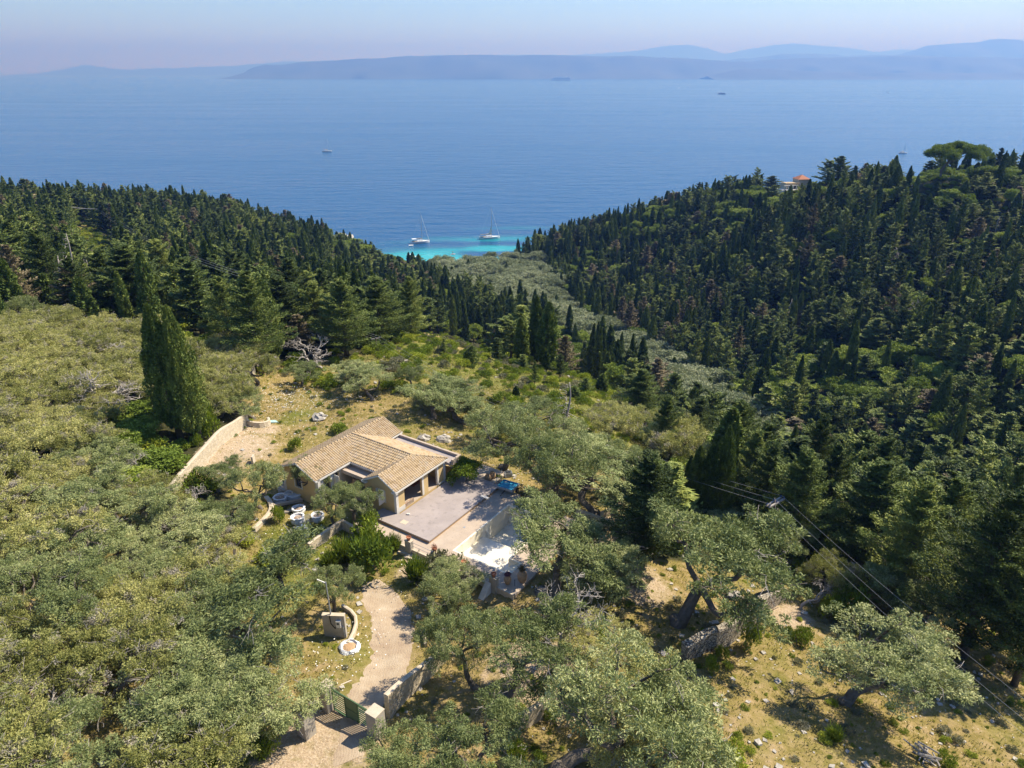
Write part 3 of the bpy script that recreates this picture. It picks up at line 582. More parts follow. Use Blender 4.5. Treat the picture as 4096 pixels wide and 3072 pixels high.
def plant_px(kind, ub, vb, wpx, vtop, label, group=None, var=0, rz=0., tilt=(0, 0), cu=None):
    """fit width and height so that the crown, standing on the ground, spans what the photograph shows"""
    p = hit(ub, vb); Z = proj(*p)[2]; pr = PROTO[kind]; k = var % len(pr); R0, H0_, off = MEAS[kind][k]; S = SAMP[kind][k]
    rd = max(.3, wpx/2/FPX*Z); hh = max(1, (vb-vtop)/FPX*Z); th = 0.; p = p.copy()
    for it in range(16):
        MM = Matrix.Rotation(th, 3, 'Y') @ Euler((tilt[0], tilt[1], rz)).to_matrix(); Mx = np.array(MM)
        Q = (S*np.array([rd/R0, rd/R0, hh/H0_])) @ Mx.T+p; u, v, z = proj(Q[:, 0], Q[:, 1], Q[:, 2])
        w_ = np.percentile(u, 98)-np.percentile(u, 2); t_ = np.percentile(v, 1.0)
        rd *= min(1.3, max(.75, (wpx/max(w_, 1))**.8)); hh *= min(1.2, max(.8, ((vb-vtop)/max(vb-t_, 2))**.8)); hh = min(max(hh, rd*1.0), 16); rd = min(rd, 9)
        if cu is not None:
            dm = (cu-.5*(np.percentile(u, 98)+np.percentile(u, 2)))/FPX*Z; th += .5*dm/hh
            if abs(th) > .38: ex = (abs(th)-.38)*math.copysign(1, th)*hh; th = math.copysign(.38, th); p[0] += ex; p[2] = float(h(p[0], p[1]))
    o = plant(kind, p[0], p[1], rd, hh, label, group, var, rz, float(p[2]), tilt); o.rotation_euler = MM.to_euler(); return o
# ------------------------------------------------------------------ the villa
FZ = 65.3
house = empty('villa', (HA[0], HA[1], FZ), 'ochre single-storey villa with pale tiled roofs beside the concrete terrace', 'house', HROT)
def hb(): return MB()
EZ = 2.55; RZ = 3.75        # eave and ridge heights above the floor
def wallseg(mb, axis_, c0, c1, lo, hi, z0, z1, ops=()):
    """wall slab; axis_ 'x': runs along x between lo..hi, thickness c0..c1 in y; openings (a, b, z0, z1)"""
    cuts = sorted(ops); x = lo
    def bx(a, b_, za, zb):
        if b_-a < .005 or zb-za < .005: return
        if axis_ == 'x': mb.box(a, b_, c0, c1, za, zb)
        else: mb.box(c0, c1, a, b_, za, zb)
    for a, b_, za, zb in cuts:
        bx(x, a, z0, z1); bx(a, b_, z0, za); bx(a, b_, zb, z1); x = b_
    bx(x, hi, z0, z1)
# t = local x, s = local y
w_ = hb(); wallseg(w_, 'y', -.25, 0, 0, 7.6, -.6, EZ, [(1.2, 3.85, -.04, 2.2), (4.8, 6.5, -.04, 2.2)]); w_.build('wall', M['ochre'], house)['label'] = 'ochre front wall with two wide openings'
w_ = hb(); wallseg(w_, 'x', .0, .25, -3.95, -.25, -.9, EZ, [(-2.35, -1.55, .85, 1.95)])
w_.prism([(-3.95, 0), (0, 0), (0, .25), (-3.95, .25)], EZ, EZ+.001)
V = [(-3.95, 0, EZ), (0, 0, EZ), (-1.95, 0, RZ-.08), (-3.95, .25, EZ), (0, .25, EZ), (-1.95, .25, RZ-.08)]
w_.add(V, [(0, 1, 2), (5, 4, 3), (0, 2, 5, 3), (1, 4, 5, 2)]); w_.build('wall', M['ochre'], house)['label'] = 'ochre gable wall with a shuttered window'
w_ = hb(); wallseg(w_, 'y', -4.2, -3.95, .0, 1.9, -.9, EZ); w_.build('wall', M['ochre'], house); w_ = hb(); wallseg(w_, 'x', 7.35, 7.6, -8.0, -.25, -.6, EZ, [(-3.2, -2.2, .8, 1.9)]); w_.build('wall', M['ochre'], house)
w_ = hb(); wallseg(w_, 'x', 1.9, 2.15, -8.0, -3.95, -.6, EZ, [(-6.0, -4.6, 0, 2.0)]); w_.build('wall', M['cream'], house)['label'] = 'cream back wall of the porch'
# main block
w_ = hb(); wallseg(w_, 'y', -8.25, -8.0, -2.9, 9.4, -.9, EZ, [(-1.9, -1.1, .5, 2.0), (-.6, .2, .0, 2.1)]); w_.build('wall', M['cream'], house)
w_ = hb(); wallseg(w_, 'y', -13.0, -12.75, -2.9, 9.4, -.9, EZ)
for s0, s1 in ((-2.9, -2.65), (9.15, 9.4)):
    wallseg(w_, 'x', s0, s1, -12.75, -8.25, -.9, EZ, [(-11.2, -10.3, .8, 1.9)] if s0 < 0 else [])
    V = [(-13.0, s0, EZ), (-8.0, s0, EZ), (-10.5, s0, RZ-.08), (-13.0, s1, EZ), (-8.0, s1, EZ), (-10.5, s1, RZ-.08)]
    w_.add(V, [(0, 1, 2), (5, 4, 3), (0, 2, 5, 3), (1, 4, 5, 2)])
w_.build('wall', M['ochre'], house)
# floors, inner partition
f_ = hb(); f_.box(-3.93, -.02, .26, 7.34, -.25, 0); f_.box(-8.0, -3.95, .55, 7.34, -.25, -.004); f_.box(-12.74, -8.26, -2.6, 9.1, -.25, 0); f_.build('floor', M['deck'], house)
f_ = hb(); wallseg(f_, 'y', -4.15, -3.97, 2.16, 7.34, 0, EZ-.01, [(3.4, 4.5, 0, 2.05)]); f_.build('inner_wall', M['cream'], house)
f_ = hb(); f_.box(-3.2, -1.9, 4.6, 6.3, .002, .03); f_.box(-3.5, -2.2, 2.6, 4.0, .002, .03); f_.build('floor_tiles', M['terracotta'], house)
# porch: concrete beam canopy
f_ = hb(); f_.box(-8.0, -4.2, .50, .85, 1.75, 2.15); f_.box(-8.0, -4.2, .85, 1.9, 1.75, 1.98); f_.build('porch_canopy', M['deck'], house)
f_ = hb(); f_.box(-7.99, -3.96, .2, 1.89, -.9, .001); f_.build('porch_floor', M['deck'], house)
# rear flat roof with parapet
f_ = hb(); f_.box(-7.98, .6, 7.62, 9.1, 1.9, 2.2); f_.build('flat_roof', M['concrete'], house)
f_ = hb(); f_.box(-7.98, .85, 9.1, 9.35, 1.9, 2.5); f_.box(.6, .85, 7.9, 9.1, 1.9, 2.5); f_.build('parapet', M['deck'], house)
f_ = hb(); f_.box(-7.98, -3, 9.0, 9.2, -.9, 1.9); f_.box(.4, .65, 8.9, 9.2, -.9, 1.9); f_.box(-3, .4, 9.05, 9.2, -.9, .7); f_.build('terrace_wall', M['ochre'], house)
# white corner quoins and band, 3 mm proud
for (x0, x1, y0, y1) in ((-.27, .025, -.025, .3), (-.27, .025, 7.3, 7.625), (-8.02, -7.7, -2.925, -2.6), (-13.025, -12.7, -2.925, -2.6)): hb().box(x0, x1, y0, y1, -.62, EZ+.02).build('corner_trim', M['white'], house)
q = hb(); q.box(.003, .018, .3, 1.2, -.1, .45); q.box(.003, .018, .3, 7.3, 2.3, EZ); q.box(.003, .018, 6.5, 7.3, -.1, .1); q.build('plinth_band', M['white'], house)
q = hb(); q.box(-.2, -.03, 1.22, 2.55, -.03, .42); q.build('broken_sill', M['rubble'], house)['label'] = 'broken brick sill'
hb().box(-.24, .01, 3.87, 4.15, 0, 2.2).build('door_jamb', M['white'], house); hb().box(-.24, .012, 6.3, 6.49, .0, 2.18).build('door_jamb', M['white'], house)
# window in the gable: frame, pane, two open shutters
wf = hb(); 
for (a, b_, c_, d_) in ((-2.52, -2.35, .7, 2.1), (-1.55, -1.38, .7, 2.1), (-2.35, -1.55, .7, .85), (-2.35, -1.55, 1.95, 2.1)): wf.box(a, b_, -.02, .06, c_, d_)
wf = wf.build('window', M['white'], house); hb().box(-2.35, -1.55, .15, .17, .85, 1.95).build('pane', M['glassdark'], wf)
sh_ = hb().box(-1.54, -1.5, -.85, -.03, .8, 2.0); sh_.box(-1.555, -1.49, -.75, -.1, 1.1, 1.16); sh_.box(-1.555, -1.49, -.75, -.1, 1.65, 1.71); sh_.build('shutter', M['white'], wf)
sh_ = hb().box(-2.66, -2.5, -.06, -.022, .8, 2.0); sh_.build('shutter', M['white'], wf)
# shutters on the courtyard side of the main block
sh_ = hb().box(-7.99, -7.95, -1.05, -.65, .1, 2.1); sh_.box(-7.97, -7.2, -.62, -.58, .05, 2.1); sh_.box(-7.9, -7.3, -.64, -.56, .5, .56); sh_.box(-7.9, -7.3, -.64, -.56, 1.6, 1.66); sh_.build('shutter', M['white'], house)
sh_ = hb().box(-7.99, -7.95, -2.35, -1.9, .45, 2.05); sh_.box(-7.99, -7.95, -1.1, -1.06, .45, 2.05); sh_.build('shutter', M['white'], house)
wf = hb().box(-11.35, -11.2, -2.93, -2.88, .7, 2.0).box(-10.3, -10.15, -2.93, -2.88, .7, 2.0).box(-11.2, -10.3, -2.93, -2.88, 1.9, 2.0).box(-11.2, -10.3, -2.93, -2.88, .7, .8).build('window', M['white'], house); hb().box(-11.2, -10.3, -2.78, -2.76, .8, 1.9).build('pane', M['glassdark'], wf)
# tiled slopes: real barrel-tile corrugation
def slope(name, fixed, e0, e1, r0, r1, ze, zr, along, lab=None):
    """eave at coordinate fixed[0], ridge at fixed[1]; along-eave range e0..e1 at the eave, r0..r1 at the ridge"""
    run = abs(fixed[1]-fixed[0]); nrow = max(3, int(round(math.hypot(run, zr-ze)/.34))); pitch = .26; k = 8
    a0, a1 = min(e0, r0), max(e1, r1); cols = np.arange(a0, a1+pitch/k, pitch/k)
    rows = []
    for i in range(nrow):
        for q_, st in ((i/nrow, .045), ((i+.98)/nrow, .0)): rows.append((q_, st))
    Vv = []
    for q_, st in rows:
        lo = e0+(r0-e0)*q_; hi = e1+(r1-e1)*q_; c_ = np.clip(cols, lo, hi); ph = c_/pitch*2*math.pi
        z = ze+(zr-ze)*q_+st+.085*np.abs(np.cos(ph/2))**.8-.01
        f = np.full_like(c_, fixed[0]+(fixed[1]-fixed[0])*q_)
        Vv.append(np.stack([c_, f, z] if along == 'x' else [f, c_, z], 1))
    n = len(cols); Vv = np.concatenate(Vv); ii = np.arange(len(Vv)).reshape(-1, n)
    F = np.stack([ii[:-1, :-1].ravel(), ii[:-1, 1:].ravel(), ii[1:, 1:].ravel(), ii[1:, :-1].ravel()], 1)
    o = link(name, mesh(name, Vv, F, M['tile']), roofo)
    # boarding under the tiles
    P4 = [(e0+.01, fixed[0], ze-.05), (e1-.01, fixed[0], ze-.05), (r1, fixed[1], zr-.05), (r0, fixed[1], zr-.05)]
    if along == 'y': P4 = [(p[1], p[0], p[2]) for p in P4]
    under.add([P4[0], P4[1], P4[2], P4[3]]+[(p[0], p[1], p[2]-.06) for p in P4], [(0, 1, 2, 3), (7, 6, 5, 4), (0, 4, 5, 1), (1, 5, 6, 2), (2, 6, 7, 3), (3, 7, 4, 0)])
    return o
under = hb(); roofo = link('roof', None, house)
slope('tile_slope', (-7.75, -10.5), -3.15, 9.6, -3.15, 9.6, EZ, RZ, 'y')
slope('tile_slope', (-13.25, -10.5), -3.15, 9.6, -3.15, 9.6, EZ, RZ, 'y')
slope('tile_slope', (1.6, 4.75), -8.0, -4.0, -10.5, -1.95, EZ, RZ, 'x')
slope('tile_slope', (7.85, 4.75), -7.9, .25, -10.5, -1.95, EZ, RZ, 'x')
slope('tile_slope', (.25, -1.95), -.25, 7.85, -.25, 4.75, EZ, RZ, 'y')
slope('tile_slope', (-4.2, -1.95), -.25, 1.5, -.25, 4.75, EZ, RZ, 'y')
under.build('roof_boards', M['cream'], roofo)
rc = hb()
def cap(p, q_): 
    P_, Q_ = Vector(p), Vector(q_); n = max(2, int((Q_-P_).length/.4))
    for i in range(n): rc.tube([P_.lerp(Q_, i/n), P_.lerp(Q_, (i+1)/n-.01)], [.12, .10], 8)
cap((-10.5, -3.15, RZ+.02), (-10.5, 9.6, RZ+.02)); cap((-10.5, 4.75, RZ+.02), (-1.95, 4.75, RZ+.02)); cap((-1.95, -.25, RZ+.02), (-1.95, 4.75, RZ+.02)); cap((-1.95, 4.75, RZ+.02), (.25, 7.85, EZ+.06))
rc.build('ridge_tiles', M['tile'], roofo)
fb = hb()
for p, q_ in (((.27, -.25, EZ-.06), (.27, 7.87, EZ-.06)), ((-7.73, -3.15, EZ-.06), (-7.73, 1.6, EZ-.06)), ((-7.73, 7.9, EZ-.06), (-7.73, 9.62, EZ-.06)), ((-8.0, 1.58, EZ-.06), (-4.0, 1.58, EZ-.06)),
             ((-13.27, -3.15, EZ-.06), (-13.27, 9.6, EZ-.06)), ((-13.27, -3.17, EZ-.05), (-10.5, -3.17, RZ-.03)), ((-10.5, -3.17, RZ-.03), (-7.73, -3.17, EZ-.05)), ((-4.2, -.27, EZ-.05), (-1.95, -.27, RZ-.03)),
             ((-1.95, -.27, RZ-.03), (.27, -.27, EZ-.05)), ((-13.27, 9.62, EZ-.05), (-10.5, 9.62, RZ-.03)), ((-10.5, 9.62, RZ-.03), (-7.73, 9.62, EZ-.05)), ((-4.22, -.25, EZ-.06), (-4.22, 1.5, EZ-.06))): fb.bar(p, q_, .06, .16)
fb.box(-4.35, -3.7, -.29, .02, EZ-.25, EZ-.08); fb.box(-.3, .3, -.29, .02, EZ-.25, EZ-.08); fb.build('fascia', M['white'], roofo)
def W3(t_, s_, z): p = loc2w(t_, s_); return (p[0], p[1], z)
# ------------------------------------------------------------------ terrace, deck and pool (frame aligned with the house)
def frame(name, label, cat, z=65.): return empty(name, (HA[0], HA[1], z), label, cat, HROT)
ter = frame('terrace', 'raised grey screed terrace in front of the villa', 'terrace', 65.0)
hb().box(.26, 5.5, -1.7, 10.0, .15, .262).box(-1.9, .26, -1.7, -.03, .15, .262).build('slab', M['concrete'], ter)
hb().box(.3, 5.46, -1.66, 9.96, -.3, .15).box(-1.86, .3, -1.66, -.05, -.3, .15).build('block_edge', M['clay'], ter)
hb().box(1.2, 1.9, -1.0, -.4, .264, .275).build('hatch_cover', M['coping'], ter)
dk = frame('pool_deck', 'pale paved deck around the empty pool', 'deck', 65.0)
d_ = hb(); P0, P1, S0, S1 = 8.0, 12.9, -1.2, 7.8
d_.box(5.4, P0, -3.1, 10.0, -1.0, -.05).box(P1, 16.0, .6, 9.2, -1.0, -.052).box(P0, 16.0, -3.1, S0, -1.0, -.05).box(14.1, 16.0, S0, .6, -1.0, -.05).box(P0, P1, S1, 9.6, -1.0, -.05).box(-2.6, 5.4, -3.1, -1.5, -1.0, -.054)
d_.build('paving', M['deck'], dk)
hb().box(-2.6, 15.9, -3.3, -3.1, -1.4, -.02).build('edge_kerb', M['coping'], dk)
hb().tube([(6.6, 2.2, -.05), (6.6, 2.2, -.04)], [.12, .12], 12).build('drain_cover', M['rail'], dk)
pl = frame('swimming_pool', 'empty white-plastered swimming pool with a deep far end', 'pool', 65.0)
p_ = hb(); 
p_.box(P0-.1, P0+.06, S0-.1, S1+.1, -3.2, -.043).box(P1-.06, P1+.1, .54, S1+.1, -3.2, -.045).box(P0+.06, 14.04, S0-.1, S0+.06, -3.2, -.043).box(14.04, 14.2, S0-.1, .7, -3.2, -.043).box(P1+.1, 14.04, .54, .7, -3.2, -.043).box(P0+.06, P1-.06, S1-.06, S1+.1, -3.2, -.043)
p_.build('pool_wall', M['pool'], pl)
p_ = hb(); p_.box(P0, 14.1, S0, 3.2, -1.5, -1.15)
p_.add([(P0, 3.2, -1.15), (P1, 3.2, -1.15), (P1, 4.6, -2.3), (P0, 4.6, -2.3)], [(0, 1, 2, 3)]); p_.box(P0, P1, 4.6, S1, -2.5, -2.3); p_.build('pool_floor', M['pool'], pl)
hb().box(13.2, 14.1, -1.2, .58, -1.15, -.55).box(13.6, 14.1, -1.2, .58, -.55, -.3).build('pool_steps', M['pool'], pl)
e = hb().lathe([(.35, 0), (.32, .04), (.1, .07)], W3(8.7, -.7, 63.86), 9, .6, 3).build('leaf_debris', M['clay'], None); tag(e, 'small heap of brown leaves on the white pool floor', 'debris')
# railing with pillars and terracotta pots
posts = []
for i, (t_, nm) in enumerate(((4.4, 'nearest the villa'), (7.45, 'second from the villa'), (10.7, 'third from the villa'), (13.9, 'beside the two planted jars'))):
    hh = 1.0 if i < 3 else 1.1; wd = .24 if i in (1, 2) else .34
    o = empty('pillar', W3(t_, -3.25, 64.35), 'rendered pool railing pillar, the one '+nm, 'pillar', HROT, 'pillars along the pool railing')
    hb().box(-wd, wd, -.2, .2, -.4, hh+.45).build('shaft', M['block'], o); hb().box(-wd-.03, wd+.03, -.23, .23, hh+.45, hh+.52).build('cap', M['coping'], o)
    pot = empty('flowerpot', W3(t_, -3.25, 64.35+hh+.52), ['empty terracotta pot on the pillar nearest the villa', 'terracotta pot with a dry reddish plant on a railing pillar', 'terracotta pot on the third railing pillar', 'small terracotta pot on the wide end pillar by the jars'][i], 'flowerpot', 0, 'pots on the railing pillars')
    hb().lathe([(.13, 0), (.21, .3), (.24, .3), (.24, .36), (.2, .36), (.19, .28)], n=14).build('pot', M['terracotta'], pot, smooth=False)
    if i == 1:
        V, F = clump_leaves([np.array([0, 0, .5])], [.28], 2600, .14, .04, np.random.RandomState(3), 1.1, .6, .2); link('plant', mesh('plant', V, F, M['terracotta']), pot)
buttress = hb().prism([(13.2, -4.6), (13.75, -4.6), (13.75, -3.5), (13.2, -3.5)], 0, [.3, .3, 1.4, 1.4]).build('buttress', M['white'], None, (HA[0], HA[1], 64.0), (0, 0, HROT)); tag(buttress, 'whitewashed sloping buttress against the end pillar', 'buttress')
for a, b_ in ((4.75, 7.2), (7.7, 10.45), (10.95, 13.55)):
    o = empty('railing', W3(a, -3.25, 65), 'thin metal railing between two pool pillars, '+{4.75: 'nearest the villa', 7.7: 'the middle stretch', 10.95: 'ending at the planted jars'}[a], 'railing', HROT, 'railings along the pool deck')
    L_ = b_-a
    for zz_, nm in ((.75, 'top_rail'), (.38, 'middle_rail')): hb().tube([(0, 0, zz_-.1), (.12, 0, zz_), (L_-.12, 0, zz_), (L_, 0, zz_-.1)], .018, 6).build(nm, M['rail'], o)
    hb().tube([(.12, 0, 0), (.12, 0, .75)], .015, 5).build('upright', M['rail'], o); hb().tube([(L_-.12, 0, 0), (L_-.12, 0, .75)], .015, 5).build('upright', M['rail'], o)
def jar(loc, s, label, mt='clay', group=None):
    o = empty('clay_jar', loc, label, 'jar', 0, group, scl=(s, s, s))
    pf = [(.2, 0), (.24, .03), (.38, .3), (.44, .6), (.44, .8), (.36, 1.02), (.24, 1.12), (.22, 1.15), (.28, 1.2), (.27, 1.24), (.2, 1.24), (.19, 1.1)]
    hb().lathe(pf, n=22).build('body', M[mt], o, smooth=True); rr = hb()
    for z_, r_ in ((.55, .44), (.75, .452), (.9, .42), (1.0, .38)): rr.lathe([(r_-.02, z_-.02), (r_+.015, z_), (r_-.02, z_+.02)], n=22)
    rr.build('rope_band', M[mt], o); hb().lathe([(.19, 1.02), (.1, 1.03)], n=14).build('opening', M['dark'], o)
    return o
j1 = jar(W3(14.7, -2.35, 64.95), .72, 'clay jar holding a purple plant beside the pool end pillar')
V, F = clump_leaves([np.array([0, 0, 1.45]), np.array([.2, .1, 1.35]), np.array([-.2, 0, 1.35])], [.36, .25, .25], 3000, .16, .06, np.random.RandomState(5), .7, .4, .3); link('plant', mesh('plant', V, F, M['purple']), j1)
j2 = jar(W3(15.6, -1.45, 64.95), .95, 'tall round clay jar holding a spiky plant by the pool steps')
rs = np.random.RandomState(8); n = 60; D = np.stack([rs.randn(n)*.5, rs.randn(n)*.5, np.ones(n)], 1); V, F = leaves(np.array([0, 0, 1.2])+unit(D)*.35, D, .8, .07, rs); link('plant', mesh('plant', V, F, M['brown_tree']), j2)
jar(W3(-6.7, 1.15, FZ+.002), .98, 'large ribbed clay jar standing in the open porch')
for i, (a, b_) in enumerate((((1755, 695)), ((1788, 675)))):
    p = hit(*z1(a, b_)); jar((p[0], p[1], p[2]-.05), .8, ['dark clay jar in the grass, left of its twin behind the trailer', 'clay jar in the grass, right of its twin behind the trailer'][i], 'clay', 'pair of jars behind the trailer')
# blue tipping trailer
tr = empty('trailer', W3(6.5, 9.9, 65.0), 'blue tipping trailer bed parked at the far end of the terrace', 'trailer', HROT+.1)
b_ = hb().box(-.95, .95, -.8, .8, .5, .56); b_.build('bed', M['blue'], tr)
for nm, bx in (('side_panel', (-.97, -.93, -.8, .8, .5, .68)), ('side_panel', (.93, .97, -.8, .8, .5, .8)), ('end_panel', (-.93, .93, -.82, -.78, .5, .74)), ('end_panel', (-.93, .93, .78, .82, .5, .68))): hb().box(*bx).build(nm, M['rail'] if bx[0] > 0 or bx[3] < 0 else M['blue'], tr)
hb().bar((0, -.8, .42), (0, -1.7, .35), .08).box(-.6, .6, -.7, .7, .4, .5).build('drawbar', M['black'], tr)
for sx_ in (-1.0, 1.0): wl = hb().tube([(sx_-.08, .1, .3), (sx_+.08, .1, .3)], .3, 16).build('wheel', M['black'], tr); hb().tube([(sx_-.09, .1, .3), (sx_+.09, .1, .3)], .15, 10).build('rim', M['rail'], wl)
hb().tube([(0, -1.6, 0), (0, -1.6, .5)], .04, 6).build('jockey_stand', M['rail'], tr)
hb().box(-.75, -.35, .55, .68, .562, .575).build('label_plate', M['white'], tr)
# trestle / folded work stand at the slab corner
ws = empty('work_stand', W3(5.9, 6.6, 64.95), 'folding metal trestle at the corner of the screed slab', 'trestle', HROT)
x_ = hb()
for k in (-.35, .35): x_.bar((k, -.3, 0), (k, .1, .8), .04).bar((k, .3, 0), (k, -.1, .8), .04)
x_.build('legs', M['rail'], ws); hb().box(-.45, .45, -.14, .14, .78, .84).build('top', M['white'], ws)
tag(hb().box(-.15, .15, -.1, .1, 0, .12).bar((-.1, 0, .12), (.15, .1, .2), .03).build('tool_box', M['white'], None, W3(1.0, .5, 65.265), (0, 0, HROT+.5)), 'small white box lying on the grey screed', 'box')
# crates by the trailer
for i, (a, b_, s_) in enumerate(((1840, 720, .8), (1905, 655, .95))):
    p = hit(*z1(a, b_)); o = empty('crate', (p[0], p[1], p[2]), ['grey wire crate directly behind the blue trailer', 'grey crate on the low wall further back from the trailer'][i], 'crate', .3, scl=(s_, s_, s_)); c_ = hb()
    for k in range(5): c_.box(-.4, .4, -.32, -.29, .02+k*.12, .1+k*.12).box(-.4, .4, .29, .32, .02+k*.12, .1+k*.12).box(-.4, -.37, -.29, .29, .02+k*.12, .1+k*.12).box(.37, .4, -.29, .29, .02+k*.12, .1+k*.12)
    c_.build('slats', M['rail'], o); hb().box(-.36, .36, -.28, .28, 0, .03).build('base', M['dark'], o)
# vine-covered pergola bush right of the villa
rs = np.random.RandomState(21); C = [np.array([rs.randn()*.75, rs.randn()*.75, 1.9+rs.rand()*.7]) for _ in range(12)]; rad = [.45+.25*rs.rand() for _ in C]
V, F = clump_leaves(C, rad, 1000, .2, .12, rs, .8, .1, .3, .8)
for k in range(14):
    th = rs.rand()*6.28; n = 260; q = rs.rand(n); L_ = 1.5+rs.rand(); P = np.stack([np.cos(th)*L_*q, np.sin(th)*L_*q, 2.3+.8*q-(1.6+rs.rand()*.8)*q**2.2], 1)+rs.randn(n, 3)*.1
    v2, f2 = leaves(P, rs.randn(n, 3), .2, .12, rs); F = np.concatenate([F, f2+len(V)]); V = np.concatenate([V, v2])
vine = empty('climbing_vine', W3(2.0, 8.9, 64.75), 'bright green climbing vine arching beside the villa corner', 'vine'); link('foliage', mesh('foliage', V, F, M['shrub_bright']), vine)
tr_ = hb()
for k in range(5): limb(tr_, (rs.randn()*.1, rs.randn()*.1, -.1), (rs.randn()*.8, rs.randn()*.8, 2.2), .06, .02, rs, 4, .1, 5)
tr_.build('stems', M['bark'], vine)
tag(hb().box(.8, 5.4, 10.05, 10.35, -.6, .12).box(4.0, 4.4, 10.3, 12.4, -.6, .1).build('low_wall', M['coping'], None, (HA[0], HA[1], 64.9), (0, 0, HROT)), 'low pale kerb wall behind the terrace and vine', 'wall')
tag(hb().box(1.0, 4.0, 10.4, 13.0, -.2, .02).build('paved_patio', M['deck'], None, (HA[0], HA[1], 64.85), (0, 0, HROT)), 'small paved patio behind the villa under the olives', 'patio')
# ------------------------------------------------------------------ walls that follow the ground
def ribbon(pts, w_, name, mats, label, cat, top=None, hgt=1.0, cope=None, jag=0, seed=0, step=.7, zoff=-.5):
    """a wall along ground points (x, y); hgt above the ground; w_ thick; rough top when jag"""
    P = [np.array(p[:2], float) for p in pts]; Q = []
    for a, b_ in zip(P[:-1], P[1:]):
        n = max(1, int(np.linalg.norm(b_-a)/step)); Q += [a+(b_-a)*i/n for i in range(n)]
    Q.append(P[-1]); Q = np.array(Q); rs = np.random.RandomState(seed)
    if len(Q) > 4:
        for _ in range(2): Q[1:-1] = (Q[:-2]+2*Q[1:-1]+Q[2:])/4
    T = np.gradient(Q, axis=0); T = unit(T); Nn = np.stack([-T[:, 1], T[:, 0]], 1)
    hs = np.interp(np.linspace(0, 1, len(Q)), np.linspace(0, 1, len(hgt)), hgt) if hasattr(hgt, '__len__') else np.full(len(Q), hgt)
    z = h(Q[:, 0], Q[:, 1]); zt = z+hs
    if top is not None: zt = np.full(len(Q), top) if not hasattr(top, '__len__') else np.interp(np.linspace(0, 1, len(Q)), np.linspace(0, 1, len(top)), top)
    else:
        for _ in range(3): zt[1:-1] = (zt[:-2]+2*zt[1:-1]+zt[2:])/4
    zt = zt+rs.randn(len(Q))*jag
    nL = 5; rows = []
    L_ = Q-Nn*w_/2; R_ = Q+Nn*w_/2; zb = np.minimum(z+zoff, zt-.1)
    j = lambda: rs.randn(len(Q))*jag*.5
    cols_ = [(L_, zb), (L_+Nn*(.04+j()[:, None]), (zb+zt)/2), (L_+Nn*.05, zt+j()), (Q, zt+.03+j()), (R_-Nn*.05, zt+j()), (R_-Nn*(.04+j()[:, None]), (zb+zt)/2), (R_, zb)]
    V = np.concatenate([np.column_stack([c_[0], c_[1]]) for c_ in cols_]); n = len(Q); q = np.arange(len(V)).reshape(-1, n)
    F = [tuple(x) for x in np.stack([q[:-1, :-1].ravel(), q[1:, :-1].ravel(), q[1:, 1:].ravel(), q[:-1, 1:].ravel()], 1)]
    k = n-1; fm = [1 if (cope and (i//k) in (2, 3)) else 0 for i in range(len(F))]
    F += [tuple(q[::-1, 0]), tuple(q[:, -1])]; fm += [0, 0]
    o = link(name, mesh(name, V, F, [M[mats], M[cope or mats]], fm)); return tag(o, label, cat)
def G(*uvs): return [hit(*uv) for uv in uvs]
p1 = G(dsp(372, 1068), dsp(430, 1010), dsp(478, 960), dsp(535, 915)); ribbon(p1, .5, 'stone_wall', 'wall_pale', 'tall pale stone retaining wall left of the gravel clearing', 'wall', hgt=[1.0, 1.6, 1.8, 1.4], cope='coping')
ribbon(G(dsp(541, 852), dsp(549, 812), dsp(548, 786)), .5, 'stone_wall', 'wall_pale', 'narrow plastered wall at the top of the meadow', 'wall', hgt=1.3, cope='coping')
ribbon(G(dsp(552, 790), dsp(562, 806)), .5, 'stone_wall', 'wall_grey', 'short grey stone wall end behind the plastered wall', 'wall', hgt=1.0, jag=.06)
c0 = hit(*dsp(556, 915)); ribbon([(c0[0]+1.5*math.cos(a), c0[1]+1.5*math.sin(a)) for a in np.linspace(-2.6, .9, 10)], .4, 'tree_ring_wall', 'wall_pale', 'round stone planter wall under the clearing olive', 'wall', hgt=.7, cope='coping')
ribbon(G(dsp(548, 1148), dsp(570, 1128), dsp(590, 1108), dsp(588, 1092), dsp(575, 1078)), .55, 'curved_wall', 'wall_pale', 'curved pale stone wall below the olive, left of the sacks', 'wall', hgt=.35, cope='coping')
ribbon(G(dsp(668, 1192), dsp(700, 1168), dsp(739, 1140)), .4, 'stone_wall', 'wall_pale', 'low stone wall running down to the drive, left arm of the corner', 'wall', hgt=.9, cope='coping')
ribbon(G(dsp(739, 1140), dsp(765, 1154), dsp(789, 1168)), .4, 'stone_wall', 'wall_pale', 'low stone wall behind the spiky shrubs, right arm of the corner', 'wall', hgt=.95, cope='coping')
ribbon(G(dsp(740, 1313), dsp(768, 1325), dsp(774, 1350), dsp(768, 1375), dsp(752, 1395)), .34, 'curved_wall', 'coping', 'curved plastered kerb wall beside the meter pillar', 'wall', hgt=.35)
ribbon(G(dsp(955, 1337), dsp(925, 1350), dsp(914, 1372), dsp(920, 1398)), .34, 'curved_wall', 'coping', 'curved plastered kerb wall right of the drive', 'wall', hgt=.35)
pg = G(dsp(838, 1552), dsp(880, 1505), dsp(920, 1470), dsp(962, 1425)); ribbon(pg, .45, 'stone_wall', 'wall_pale', 'pale stone boundary wall with smooth top right of the gate', 'wall', hgt=[2.1, 1.9, 1.6, 1.2], cope='coping', zoff=-1.8)
